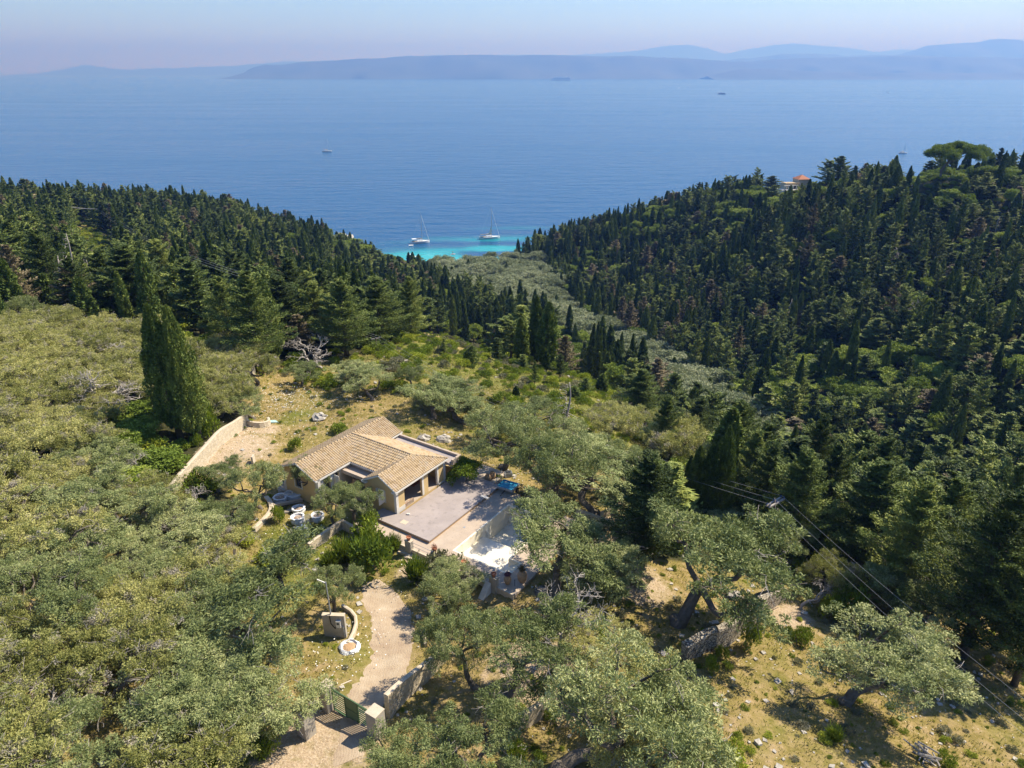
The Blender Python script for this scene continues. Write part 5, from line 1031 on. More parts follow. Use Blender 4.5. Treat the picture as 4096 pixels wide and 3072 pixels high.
for (u, v, L_, lab) in ((721.7, 94.2, 42, 'dark small ferry far out on the right'), (887.8, 92.6, 16, 'tiny motor cruiser far out to the right'), (679, 88, 14, 'tiny boat speck beyond the cruise ship')):
    q = at(u, v, 0); o = empty('motorboat', (q[0], q[1], 0), lab, 'boat', 0); V, F = hull(L_, L_*.25, L_*.1); x_ = MB(); x_.add(V, F); x_.build('hull', M['boatblue'] if L_ > 20 else M['boatwhite'], o); hb().box(-L_*.3, L_*.15, -L_*.08, L_*.08, L_*.1, L_*.2).build('cabin', M['boatwhite'], o)
# ------------------------------------------------------------------ placed trees near the villa (ground point, crown width in the photo, top)
D_ = dsp
def px(kind, bx, by, w, top, lab, var=0, rz=0., tilt=(0, 0), group=None, c=None):
    ub, vb = D_(bx, by); return plant_px(kind, ub, vb, w/2.16, top/2.16, lab, group, var, rz, tilt, None if c is None else c/2.16)
def tree_at(kind, bx, by, Z, w, top, lab, var=0, rz=0., tilt=(0, 0)):
    """a tree whose foot is below the frame or hidden: stand it on the ground at depth Z along that column"""
    return px(kind, bx, by, w, top, lab, var, rz, tilt)
px('olive', 1205, 1665, 360, 1370, 'big olive leaning right over the bottom edge, dark curved trunk', 2, -.2, c=1390)
px('olive', 1100, 1508, 220, 1290, 'olive with thick bent trunk in front of the pool end', 0, .3, c=1130)
px('olive', 1030, 1490, 150, 1320, 'olive with pinkish twigs above the boundary wall top', 3, 2.2, c=980)
px('olive', 1150, 1278, 235, 1065, 'tall twin-stemmed olive overhanging the pool corner', 1, 1.0, c=1238)
px('olive', 1290, 1270, 190, 1130, 'dark olive directly right of the twin-stemmed pool olive', 4, 4.0, c=1290)
px('olive', 1462, 1345, 290, 1085, 'large dense olive above the dry stone wall', 0, .1, c=1560)
px('olive', 1825, 1520, 320, 1310, 'spreading silvery olive alone on the lower right slope', 2, -.3, c=1925)
px('olive', 1960, 1430, 150, 1370, 'smaller olive touching the right side of the spreading silvery one', 1, 1.3)
px('olive', 2010, 1390, 200, 1225, 'silvery olive under the wires at the edge of the dark wood', 0, 2.0)
px('olive', 900, 1740, 215, 1560, 'olive mass at the bottom edge right of the gate', 4, 1., c=900)
px('olive', 1040, 1730, 225, 1500, 'olive at the bottom edge between the gate clump and the curved trunk', 1, 2.9, c=1040)
px('pale', 1340, 1540, 210, 1390, 'pale yellowish olive behind the big leaning one', 1, .7)
px('pale', 1420, 1665, 220, 1480, 'pale olive at the bottom edge right of the curved trunk', 2, 3.1)
px('pale', 1300, 1430, 150, 1320, 'pale olive between the pool olives and the dry stone wall', 0, 1.9)
px('olive', 956, 1335, 95, 1232, 'pollarded olive with a sawn-off top right of the drive', 4, .5, c=960)
px('olive', 985, 1300, 120, 1205, 'low olive clump in front of the pool railing', 3, 1.5)
px('olive', 714, 1330, 115, 1222, 'small pruned olive behind the meter pillar', 1, 2.4, c=725)
px('olive', 1290, 1112, 190, 985, 'double-trunked olive in the terrace corner right of the pool', 2, 2.0, c=1270)
px('olive', 1200, 1075, 170, 935, 'olive behind the blue trailer', 0, 4.1)
px('olive', 1085, 1012, 150, 885, 'olive with visible trunk behind the climbing vine', 3, 5.0)
px('olive', 1330, 1055, 130, 950, 'olive just above the double-trunked one', 4, .9)
px('olive', 1250, 1000, 130, 905, 'olive in the middle of the grove behind the villa', 1, 3.3)
px('olive', 935, 905, 150, 838, 'olive standing over the pale boulder behind the flat roof', 0, 1.4, c=950)
px('olive', 1010, 915, 130, 845, 'olive right of the boulder olive, behind the villa', 2, 2.2)
px('olive', 1140, 935, 120, 860, 'olive on the upper edge of the villa grove', 3, .6)
px('olive', 1070, 960, 110, 880, 'low olive between the flat roof and the vine', 4, 2.0)
px('pale', 1318, 960, 110, 868, 'half-bare olive with pale branch tips above the grove', 0, 1.2)
px('pale', 1440, 1020, 140, 900, 'loose pale olive beside the cypress wood, right of the grove', 1, .4)
px('pale', 1410, 960, 100, 880, 'grey twiggy olive between the grove and the conifers', 3, 3.4)
px('olive', 650, 835, 70, 780, 'small olive at the top of the daisy meadow', 1, .2)
px('olive', 745, 845, 90, 778, 'olive with dark forked trunk at the meadow edge', 2, 1.0)
px('olive', 805, 865, 95, 790, 'olive right of the forked one at the meadow edge', 0, 2.1)
px('olive', 893, 842, 60, 790, 'little round olive on the scrub border', 3, 3.0)
px('olive', 548, 905, 95, 838, 'gnarled olive in the round stone planter', 0, 3.4)
px('olive', 672, 1080, 75, 985, 'leaning olive with broken top in front of the villa gable', 2, 2.6, c=670)
px('olive', 765, 1130, 88, 1042, 'olive screening the open porch', 4, 1.1, c=768)
px('olive', 715, 1145, 80, 1050, 'small olive between the porch olive and the sacks', 3, .3)
px('olive', 562, 1098, 120, 1000, 'olive left of the stone slabs and sacks', 1, 5.1)
px('olive', 470, 1060, 90, 985, 'small olive below the pale retaining wall', 0, .8)
px('olive', 500, 1180, 130, 1080, 'olive below the curved pale wall', 3, 2.2)
px('olive', 560, 1440, 290, 1210, 'dark round olive above the gate, left of the drive', 0, .5, c=515)
px('olive', 470, 1400, 220, 1230, 'dark olive behind the round one, left of the drive', 3, 1.5, c=460)
px('olive', 590, 1560, 230, 1370, 'dense olive overhanging the gate pillar', 1, 3.5, c=585)
px('olive', 480, 1600, 240, 1400, 'dense dark olive behind the dark dry stone wall', 4, 2.5, c=470)
px('olive', 360, 1600, 260, 1380, 'olive further left in the dark bottom thicket', 2, .9)
px('olive', 1690, 1230, 120, 1125, 'olive at the foot of the power pole, to its right', 1, 1.9, c=1700)
px('olive', 1540, 1150, 130, 1075, 'olive left of the power pole, above the dense one', 4, 3.9)
px('pale', 1790, 1300, 120, 1190, 'thin olive beside the tall lone cypress', 3, 2.7)
px('olive', 60, 715, 85, 640, 'round olive on the orange soil at the far left', 1, 1.)
# conifers and cypresses close to the villa
px('nearcyp', 392, 955, 92, 655, 'tallest dark cypress standing behind the pale wall', 0, 0, (0, -.04), 'cypress group by the wall')
px('nearcyp', 432, 952, 84, 668, 'narrow dark cypress right of the tallest one by the wall', 1, 1., (0, -.05), 'cypress group by the wall')
px('nearcyp', 412, 940, 60, 690, 'dark cypress squeezed between the two tall ones by the wall', 0, 2., (0, 0), 'cypress group by the wall')
px('nearcon', 1385, 1222, 150, 985, 'single layered conifer with bare lower stem right of the terrace', 0)
px('cypress', 1788, 1272, 34, 1062, 'lone narrow cypress between the power pole and the wood', 0, 0, (0, .02))
for i, (a, b_, w_, tp) in enumerate(((1520, 1130, 42, 960), (1549, 1135, 46, 925), (1495, 1120, 40, 965), (1565, 1110, 30, 900), (1480, 1110, 30, 985))):
    px('nearcyp', a, b_, w_, tp, ['middle cypress of the dark row in front of the wood', 'tallest, fullest cypress of the dark row in front of the wood', 'left cypress of the dark row, blunt topped', 'slim cypress behind the fullest of the dark row', 'shortest cypress at the left end of the dark row'][i], i % 2, i, group='row of cypresses right of the grove')
NC = [(1700, 1210, 150, 975), (1640, 1160, 110, 960), (1850, 1250, 190, 1000), (1770, 1180, 120, 960), (1930, 1320, 170, 1045), (2080, 1420, 240, 1065), (2000, 1290, 150, 1040), (2160, 1400, 190, 1080), (1610, 1120, 90, 935), (2120, 1280, 130, 1010), (2200, 1300, 140, 1030), (1740, 1120, 100, 900), (1870, 1160, 120, 950), (2190, 1480, 200, 1150), (1430, 1010, 70, 860), (1500, 985, 80, 860), (1380, 905, 80, 800), (1580, 1050, 90, 870)]
for i, (a, b_, w_, tp) in enumerate(NC):
    px('nearcon', a, b_, w_, tp, ['big dark conifer behind the power pole', 'conifer left of the one behind the power pole', 'broad conifer with lit top in the near right wood', 'conifer just above the lone narrow cypress', 'conifer over the wires, left of the biggest one', 'biggest dark conifer near the right edge', 'conifer behind the silvery olive under the wires', 'dark conifer cut by the right edge, middle one', 'conifer right behind the dark cypress row', 'yellowish conifer tip above the biggest one', 'conifer cut by the right edge, upper one', 'conifer behind the lit-top broad one, to its left', 'conifer behind the lit-top broad one, to its right', 'lowest conifer cut by the right edge', 'conifer beside the loose pale olive', 'dark conifer above the cypress row', 'pyramidal conifer at the border of scrub and wood', 'bushy conifer just left above the power pole'][i], i % 2, i*1.3, group='near right conifers')
NL = [(300, 700, 150, 532), (245, 690, 110, 540), (560, 790, 110, 590), (500, 770, 90, 600), (620, 760, 120, 600), (690, 750, 90, 610), (60, 640, 110, 470), (120, 670, 110, 500), (10, 640, 110, 450), (820, 740, 110, 600), (640, 700, 90, 560), (750, 770, 100, 610), (890, 735, 60, 600), (360, 650, 100, 520), (420, 690, 110, 560), (180, 700, 90, 560)]
for i, (a, b_, w_, tp) in enumerate(NL):
    px('nearcon', a, b_, w_, tp, ['huge rounded dark conifer in the left wood', 'dark conifer left of the huge rounded one', 'tall conifer above the stone wall end', 'conifer left of the tall one above the wall end', 'brownish-lit conifer left of the scrub', 'conifer beside the scrub corner, with a bare stem', 'dark conifer at the left edge, second in', 'conifer in front of the bare dead trunks', 'dark conifer cut by the left edge', 'broad layered conifer at the top of the scrub slope', 'conifer behind the brownish-lit one', 'conifer over the stub pole', 'slim dark conifer alone at the top of the scrub slope', 'conifer behind the huge rounded one to the right', 'conifer between the huge one and the wall end', 'low conifer below the dead trunks'][i], i % 2, i*1.7, group='near left conifers')
px('brown', 170, 700, 90, 580, 'browning conifer at the foot of the dead trunks', 0)
px('brown', 650, 770, 60, 680, 'browning conifer with bare grey skirt above the meadow', 1)
for i, (a, b_, w_, tp) in enumerate(((1665, 412, 44, 380), (1686, 402, 46, 370), (1722, 398, 52, 352), (1748, 396, 56, 338), (1785, 398, 46, 345), (1752, 432, 30, 392), (1668, 434, 34, 400), (1806, 412, 46, 338))):
    px('conifer', a, b_, w_, tp, ['conifer left of the terraced villa', 'conifer at the left column of the terraced villa', 'forked dark conifer directly behind the terraced villa', 'tallest dark conifer behind the terraced villa', 'conifer behind the orange roof of the terraced villa', 'small conifer below the terraced villa', 'small bushy conifer below the pergola of the terraced villa', 'dark conifer right of the terraced villa'][i], i, i*1.1, group='conifers round the terraced villa')
# dead trees
px('snag', 160, 690, 70, 515, 'tallest bare dead trunk leaning left in the left wood', 0, 3.0, (0, -.15)); px('snag', 150, 680, 50, 560, 'second bare trunk right beside the tallest dead one', 1, 1, (0, -.12)); px('snag', 205, 660, 40, 560, 'short bare dead trunk right of the leaning pair', 0, 2)
px('bare', 200, 915, 150, 800, 'dead tree with a fan of bare branches left of the cypresses', 0)
px('bare', 1215, 1425, 150, 1240, 'leafless grey tree between the lower olives', 1)
px('bare', 1735, 1320, 60, 1245, 'broken dead trunk with pale twigs behind the wall end', 2)
px('bare', 1690, 1230, 70, 1180, 'bleached bare branches right below the power pole', 0, 2)
px('bare', 690, 800, 90, 720, 'grey bare thicket tree above the meadow olives', 1, 2.2); px('bare', 1970, 720, 30, 640, 'pale leafless tree high on the right hillside', 2, 1.)
px('bare', 90, 1600, 200, 1490, 'fallen grey branches at the bottom left corner', 0, 1.1, (.5, 0)); px('bare', 330, 1180, 110, 1080, 'bare twisted branches beside the left path', 1, .3); px('bare', 70, 860, 120, 780, 'grey bare crown in the far left olives', 2, .9)
px('bare', 250, 800, 110, 740, 'arching bare branches below the big left conifers', 0, 4.); px('bare', 20, 1010, 120, 930, 'grey bare tree at the left edge', 1, 3.); px('bare', 180, 1300, 130, 1210, 'bare grey branches poking from the lower left olives', 2, 2.)
px('bare', 560, 690, 40, 640, 'small bleached snag among the left conifers', 1, 1.)
for i, (a, b_, w_, tp, lab) in enumerate(((60, 1120, 110, 1050, 'grey bare branches at the left edge below the bare tree'), (150, 1080, 90, 1020, 'small tangle of pale dead branches in the left grove'), (230, 1160, 140, 1080, 'wide arching dead branches in the middle of the left grove'), (280, 1240, 110, 1180, 'pale curved dead branch left of the small path'),
    (60, 1260, 90, 1200, 'upright grey dead shrub low at the left edge'), (120, 1430, 120, 1360, 'grey twiggy tree in the lower left grove'), (250, 1420, 90, 1350, 'bare twig fan left of the dark olives'), (390, 1250, 80, 1190, 'bare branches above the dark olives'), (100, 990, 100, 930, 'whitish dead crown between the left grove olives'), (300, 1060, 70, 1000, 'thin bare tree beside the bright bushes'), (150, 820, 90, 770, 'bleached twigs under the left wood'), (350, 1500, 110, 1440, 'grey dead limbs among the bottom dark olives'), (430, 1130, 70, 1075, 'bare grey branches behind the stone wall foot'))):
    px('bare', a, b_-20, w_, tp-25, lab, i, i*1.9)
# umbrella pine on the right ridge
p = np.array([172., 286., float(h(172., 286.))]); rs = np.random.RandomState(5); o = empty('umbrella_pine', p, 'wide umbrella pine standing out on the right ridge', 'pine tree', scl=(1.05, 1.05, 1.0)); x_ = hb()
Zp = proj(*p)[2]; top = 13.0; x_.tube([(-4.5, 0, -1), (-5, 0, 3), (-3, 0, 6.5), (-1, 0, top-3)], [.5, .42, .35, .2], 8)
for k in range(9): th = k*.7; x_.tube([(-4+.3*k, 0, 5+.4*k), (math.cos(th)*7, math.sin(th)*6, top-2.2)], [.22, .07], 5)
x_.build('trunk', M['bark'], o); C = []; rad = []
for k in range(90):
    th = rs.rand()*6.28; q = math.sqrt(rs.rand()); C.append(np.array([math.cos(th)*q*10.5, math.sin(th)*q*9, top-1.0-3.4*q*q+rs.randn()*.5])); rad.append(1.3+.9*rs.rand())
V, F = clump_leaves(C, rad, 260, .4, .2, rs, .75, .5, .3); link('crown', mesh('umbrella_crown', V, F, M['pine']), o)
# ------------------------------------------------------------------ shrubs near the house
def shrub_px(kind, bx, by, w, top, lab, var, group=None, cat='shrub'):
    p = hit(*D_(bx, by)); Z = proj(*p)[2]; r_ = w/2.16/2/FPX*Z; Y = (top/2.16-384)/FPX; q = (p[1]*CP-(p[2]-CH)*SP); yd = -((p[2]-CH)*CP+p[1]*SP); hh = max(.3, (yd-Y*q)/(CP-Y*SP))
    return tag(link('shrub', PROTO[kind][var], None, (p[0], p[1], p[2]-.05), (0, 0, var*1.3+bx), (r_, r_, hh)), lab, cat, group)
SH = [('shrub', 805, 1160, 90, 1112, 'dense green shrub behind the low corner wall', 0), ('spiky', 790, 1215, 100, 1160, 'spiky light green shrub inside the low corner wall', 0), ('spiky', 745, 1215, 80, 1165, 'yellowish spiky shrub left inside the corner wall', 1), ('spiky', 715, 1222, 70, 1190, 'dark spiky shrub at the lower end of the corner wall', 1),
      ('shrub', 810, 1240, 130, 1165, 'wide rounded shrub at the head of the drive', 1), ('spiky', 900, 1255, 90, 1205, 'upright spiky shrub right of the wide drive shrub', 0), ('spiky', 850, 1190, 60, 1155, 'small bright shrub by the stone steps', 0), ('shrub', 960, 1240, 110, 1195, 'grey lavender-like shrub under the pool railing', 3),
      ('shrub', 640, 975, 34, 945, 'dark round bush in the meadow left of the roof ridge', 0), ('shrub', 735, 935, 50, 915, 'low round bush directly behind the villa ridge', 1), ('shrub', 1830, 1330, 90, 1255, 'rounded bright green bush at the wood edge below the wires', 2), ('shrub', 1790, 1340, 50, 1280, 'smaller yellow-green bush left of the rounded bright one', 2),
      ('shrub', 1620, 1400, 60, 1345, 'green bush growing on the dry stone wall', 1), ('shrub', 1560, 1420, 36, 1395, 'bright tuft at the foot of the dry stone wall', 2), ('shrub', 1530, 1450, 44, 1415, 'green shrub below the dry stone wall', 0), ('shrub', 1735, 1390, 55, 1355, 'bright oval shrub upper on the lower right slope', 2), ('shrub', 1475, 1500, 34, 1475, 'small round shrub in the middle of the lower slope', 2),
      ('shrub', 1700, 1380, 34, 1355, 'small shrub left of the bright oval one', 1), ('shrub', 1590, 1650, 90, 1615, 'wide low shrub at the bottom edge, right part', 0), ('shrub', 1510, 1655, 70, 1625, 'low shrub at the bottom edge, left of the wide one', 1), ('spiky', 1800, 1600, 60, 1570, 'yellowish tuft near the bottom right', 0), ('shrub', 2040, 1650, 50, 1625, 'small shrub right of the heap of split branches', 2),
      ('shrub', 570, 1620, 70, 1575, 'bright green weeds beside the gravel apron', 2), ('shrub', 450, 1655, 110, 1620, 'yellow-green weeds at the bottom edge left of the gate', 2), ('shrub', 1180, 1545, 60, 1515, 'green tuft above the rough pale terrace wall', 2), ('shrub', 1120, 1640, 60, 1605, 'bright tuft at the foot of the rough pale wall', 2), ('shrub', 450, 940, 60, 870, 'bright green bush right of the cypress group', 2), ('shrub', 425, 960, 30, 935, 'small bright bush under the cypress trunks', 2),
      ('shrub', 700, 1085, 60, 1055, 'yellow-green weeds beside the short beam', 3), ('shrub', 600, 1128, 34, 1090, 'small dark bush inside the curved pale wall', 0), ('shrub', 1110, 890, 60, 855, 'bright green bush at the lower border of the scrub', 2), ('shrub', 1215, 900, 60, 870, 'vivid green bush right of the bright border one', 2), ('shrub', 1080, 985, 40, 960, 'low bush by the paved patio', 1)]
for (k_, a, b_, w_, tp, lab, var) in SH: shrub_px(k_, a, b_, w_, tp, lab, var)
# ------------------------------------------------------------------ woodland filled by ground zones
rsF = np.random.RandomState(77)
def scatter(poly_fn, x0, x1, y0, y1, n, dmin, seed, avoid=None):
    rs = np.random.RandomState(seed); X = x0+(x1-x0)*rs.rand(n); Y = y0+(y1-y0)*rs.rand(n)
    U, V_, Z_ = proj(X, Y, h(X, Y)); k = (Z_ > 8) & poly_fn(X, Y, U, V_, Z_); X, Y, U, V_, Z_ = (a[k] for a in (X, Y, U, V_, Z_))
    cell = {}; out_ = []
    for p in (avoid or []): cell.setdefault((int(p[0]//dmin), int(p[1]//dmin)), []).append(p)
    for i in range(len(X)):
        d = dmin if not callable(dmin) else dmin; cx, cy_ = int(X[i]//d), int(Y[i]//d); ok = True
        for a in (-1, 0, 1):
            for b_ in (-1, 0, 1):
                for p in cell.get((cx+a, cy_+b_), ()):
                    if (p[0]-X[i])**2+(p[1]-Y[i])**2 < d*d: ok = False; break
                if not ok: break
            if not ok: break
        if ok: cell.setdefault((cx, cy_), []).append((X[i], Y[i])); out_.append((X[i], Y[i], U[i], V_[i], Z_[i]))
    return out_
BUILT = [(o.location.x, o.location.y) for o in COL.objects if o.parent is None and o.get('category') in ('olive tree', 'conifer', 'cypress', 'house', 'pine tree', 'utility pole')]
def visible(X, Y, Z, extra):   # rough line-of-sight test over the ground from the camera
    f = np.linspace(.25, .97, 26); o = np.array([0, 0, CH]); ok = np.ones(len(X), bool)
    for k in f:
        px_, py_, pz = X*k, Y*k, CH+(Z+extra-CH)*k; ok &= pz > h(px_, py_)-4
    return ok
def zone_forest(X, Y, U, V_, Z_):
    k = (U > -60) & (U < 1084) & (V_ < 640) & (h(X, Y) > .8) & (Y > 58)
    k &= ~inpoly(U, V_, Z_SCRUB) & ~inpoly(U, V_, Z_OPEN) & ~inpoly(U, V_, Z_LEFTOPEN) & ~inpoly(U, V_, Z_VALLEY)
    k &= ~((U < 250) & (V_ > 335)) & ~((U < 300) & (V_ > 372)) & ~inpoly(U, V_, [(195, 372), (320, 350), (330, 400), (200, 420)])
    k &= ~inpoly(U, V_, [(760, 185), (840, 178), (840, 200), (760, 205)]) & ~inpoly(U, V_, [(898, 172), (925, 172), (925, 188), (898, 188)])
    return k & visible(X, Y, h(X, Y), 12)
def size_of(X, Y): return 1+.25*np.sin(X*.05+Y*.03)
F1 = scatter(zone_forest, -340, 330, 58, 500, 90000, 4.3, 101, BUILT)
rs = np.random.RandomState(55); forest_pts = []
for (x, y, u, v, Z) in F1:
    r_ = rs.rand(); left = u < 480 and v < 400; nz_ = math.sin(x*.06)*math.cos(y*.05+1)+math.sin(x*.021+y*.033)
    if 290 < u < 640 and 225 < v < 400 and rs.rand() < .35: kind = 'cypress'
    elif left: kind = 'cypress' if r_ < .42 else 'conifer' if r_ < .90 else 'broad' if r_ < .95 else 'brown'
    else:
        kind = 'cypress' if r_ < .38 else 'conifer' if r_ < .82 else 'broad' if r_ < .93 else 'brown' if r_ < .975 else 'snag'
        if nz_ > .9 and r_ > .35: kind = 'broad'
    if v > 300 and u > 700 and kind == 'cypress' and rs.rand() < .5: kind = 'conifer'
    if kind == 'snag' and rs.rand() < .5: kind = 'brown'
    s = .62+.55*rs.rand()
    if Z > 330: s *= .78
    if Z < 170: s *= .8
    if u > 840 and v < 215: s *= .8
    if abs(x-172) < 13 and abs(y-292) < 16: continue
    if abs(x-172) < 20 and 250 < y < 276 and kind != 'broad': s *= .6
    if 330 < u < 450 and v < 285: s *= .55
    if u > 375 and u < 520 and v < 262 and y > 400 and x < 0: continue
    if kind == 'cypress': rad, hgt = .75+.85*rs.rand()**1.5, 14.5*s
    elif kind == 'broad': rad, hgt = 1.9+1.7*rs.rand(), 3.6+3.2*rs.rand()
    elif kind == 'snag': rad, hgt = 1.2, 8*s
    else: rad, hgt = 1.6+1.5*rs.rand(), 13.5*s
    forest_pts.append((kind, x, y, u, v, Z, rad, hgt))
V1 = scatter(lambda X, Y, U, V_, Z_: inpoly(U, V_, Z_VALLEY) & (h(X, Y) > .5), -100, 200, 90, 460, 20000, 5.4, 102, BUILT)
for (x, y, u, v, Z) in V1:
    if rs.rand() < .10: forest_pts.append((('cypress', 'conifer')[rs.randint(2)], x, y, u, v, Z, 1.1, 7.5))
    else: forest_pts.append(('farolive', x, y, u, v, Z, 3.2+2.0*rs.rand(), 4.8+3.2*rs.rand()))
# the pale old olive grove covering the left foreground
Z_LO = [(-60, 350), (40, 335), (110, 345), (150, 350), (195, 380), (250, 345), (262, 372), (245, 400), (235, 412), (205, 440), (170, 470), (160, 500), (155, 530), (215, 530), (240, 580), (250, 640), (225, 690), (215, 790), (-60, 800)]
V2 = scatter(lambda X, Y, U, V_, Z_: inpoly(U, V_, Z_LO) & ~inpoly(U, V_, [(0, 325), (40, 322), (45, 338), (0, 345)]), -140, 0, 24, 130, 30000, 3.5, 103, BUILT)
for (x, y, u, v, Z) in V2:
    kind = 'pale' if rs.rand() < .72 or v < 480 else 'olive'; s = .75+.4*rs.rand()
    if u > 110 and u < 205 and 415 < v < 500 and rs.rand() < .65: kind = 'broad'
    forest_pts.append((kind, x, y, u, v, Z, 3.1*s if kind != 'broad' else 1.9, 4.3*s if kind != 'broad' else 2.6))
# labels by landmark cells
CELLS = [('on the left ridge beside the small cream house', (-60, 0, 120, 225)), ('on the left skyline above the open hillside', (120, 0, 200, 225)), ('on the left skyline nearer the bay', (200, 0, 300, 245)), ('on the left headland above the rocky point', (300, 0, 390, 262)),
         ('on the far left slope under the power poles', (-60, 225, 60, 290)), ('beside the open hillside with poles', (60, 225, 130, 290)), ('in the left wood below the skyline', (130, 225, 200, 275)), ('in the middle of the left wood', (200, 245, 300, 285)), ('on the slope above the bay, left side', (300, 245, 430, 285)),
         ('near the dead trunks at the far left', (-60, 290, 110, 350)), ('left of the hidden crossarm', (110, 275, 230, 320)), ('around the hidden crossarm', (230, 285, 330, 320)), ('on the slope above the scrub, bay side', (330, 285, 430, 320)), ('lower in the left wood above the cypress group', (110, 320, 240, 380)), ('just above the stone wall end', (240, 320, 330, 380)), ('along the top of the scrub slope', (330, 320, 440, 365)),
         ('above the valley olives, left side', (430, 255, 560, 330)), ('in the strip between scrub and valley olives', (430, 330, 600, 385)), ('at the lower end of the strip beside the scrub', (600, 330, 720, 440)), ('between the scrub and the dark near conifers', (560, 385, 720, 520)),
         ('on the right headland at the bay mouth', (500, 180, 580, 262)), ('on the right headland skyline', (580, 150, 680, 225)), ('on the right skyline left of the terraced villa', (680, 130, 770, 205)), ('around the white terraced villa', (770, 130, 850, 210)), ('between the terraced villa and the umbrella pine', (850, 120, 920, 200)), ('around and right of the umbrella pine', (920, 100, 1090, 200)),
         ('low on the right hill above the bay', (560, 225, 640, 290)), ('on the right hill below the headland skyline', (640, 205, 720, 260)), ('below the terraced villa, left side', (720, 200, 800, 250)), ('below the terraced villa, right side', (800, 200, 880, 250)), ('below the umbrella pine', (880, 190, 960, 250)), ('at the top right edge of the hill', (960, 190, 1090, 250)),
         ('at the foot of the right hill by the upper valley olives', (560, 280, 660, 360)), ('in the middle of the right hill, left part', (640, 255, 720, 320)), ('in the middle of the right hill', (720, 250, 800, 310)), ('in the middle of the right hill, right part', (800, 250, 880, 310)), ('on the upper right hillside', (880, 250, 960, 310)), ('at the right edge of the upper hillside', (960, 250, 1090, 310)),
         ('beside the lower valley olives', (640, 310, 740, 400)), ('on the lower right hill, left part', (740, 305, 820, 370)), ('on the lower right hill, middle', (820, 305, 900, 370)), ('on the lower right hill, right part', (900, 305, 970, 370)), ('at the right edge, mid height', (960, 305, 1090, 370)),
         ('at the end of the valley olives', (720, 365, 820, 430)), ('above the near right conifers, left part', (820, 365, 900, 430)), ('above the near right conifers, right part', (900, 365, 980, 430)), ('at the right edge above the biggest conifer', (980, 365, 1090, 440)),
         ('behind the power pole', (690, 430, 800, 520)), ('in the dark hollow right of the pole', (800, 430, 900, 540)), ('in the hollow above the wires', (900, 430, 980, 560)), ('at the right edge beside the wires', (980, 430, 1090, 640)), ('in the far left olive grove near the skyline of crowns', (-60, 330, 110, 400)), ('in the olive grove left of the cypress group', (110, 340, 260, 420)),
         ('at the left edge of the olive grove, upper part', (-60, 400, 60, 470)), ('in the grove below the fan of dead branches', (60, 400, 150, 470)), ('beside the pale retaining wall', (150, 400, 260, 540)), ('at the left edge of the grove, middle', (-60, 470, 60, 560)), ('in the middle of the left grove', (60, 470, 160, 560)), ('at the left edge of the grove, lower part', (-60, 560, 60, 660)), ('in the lower middle of the left grove', (60, 560, 160, 660)), ('in the left grove near the drive olives', (150, 530, 270, 660)), ('in the bottom left corner', (-60, 660, 90, 850)), ('along the bottom edge left of the gate', (90, 660, 270, 850))]
ORD = ['leftmost', 'second from left', 'third from left', 'fourth from left', 'fifth from left', 'sixth from left', 'seventh from left', 'eighth from left', 'ninth from left', 'tenth from left', 'eleventh from left', 'twelfth from left']
def cell_of(u, v):
    for k, (nm, (a, b_, c_, d_)) in enumerate(CELLS):
        if a <= u < c_ and b_ <= v < d_: return k
    return None
LOOK = {'cypress': ('dark columnar cypress', 'slim pencil-shaped cypress'), 'conifer': ('bushy dark green conifer', 'narrow ragged conifer'), 'broad': ('rounded green broadleaf tree', 'low bushy broadleaf tree'), 'brown': ('browning conifer', 'thin browning conifer'), 'snag': ('bare dead trunk', 'bare dead trunk'),
        'farolive': ('grey-green valley olive', 'small grey-green valley olive'), 'pale': ('pale yellow-green olive', 'small pale olive'), 'olive': ('darker green olive', 'small darker olive')}
CUT = {'cypress': 1.0, 'conifer': 2.4, 'broad': 2.5, 'brown': 1.8, 'snag': 9, 'farolive': 3.9, 'pale': 2.7, 'olive': 2.7}
IND = {'cypress': 250, 'conifer': 250, 'broad': 220, 'brown': 90, 'snag': 30, 'farolive': 110, 'pale': 110, 'olive': 60}
by = {}
for q in forest_pts: by.setdefault(q[0], []).append(q)
stuff_pts = []; groups = {}
for kind, lst in by.items():
    lst.sort(key=lambda q: -(q[7]/q[5]) if q[4] < 775 and -20 < q[3] < 1044 else 1)
    for i, q in enumerate(lst):
        k = cell_of(q[3], q[4])
        if i < IND[kind] and k is not None and q[4] < 790: groups.setdefault((kind, k, q[6] < CUT[kind]), []).append(q)
        else: stuff_pts.append(q)
for (kind, k, small), lst in groups.items():
    lst.sort(key=lambda q: q[3]); nm = CELLS[k][0]; look = LOOK[kind][1 if small else 0]
    for i, (kd, x, y, u, v, Z, rad, hgt) in enumerate(lst):
        lab = look+' '+nm if len(lst) == 1 else (ORD[i] if i < 12 else 'one right of the twelfth')+' '+look+' '+nm
        ws_ = lab.split(); lab = ' '.join(ws_[:16])
        r2 = int(abs(x*37+y*91)); pr = len(PROTO[kind])
        plant(kind, x, y, rad, hgt, lab, {'cypress': 'cypresses on the hillsides', 'conifer': 'conifers on the hillsides', 'broad': 'broadleaf trees on the hillsides', 'brown': 'browning conifers', 'snag': 'bare dead trunks in the woods', 'farolive': 'olives along the valley floor', 'pale': 'olives of the left grove', 'olive': 'olives of the left grove'}[kind], r2 % pr, (r2 % 628)/100, tilt=(.04*math.sin(x), .04*math.cos(y*1.3)))
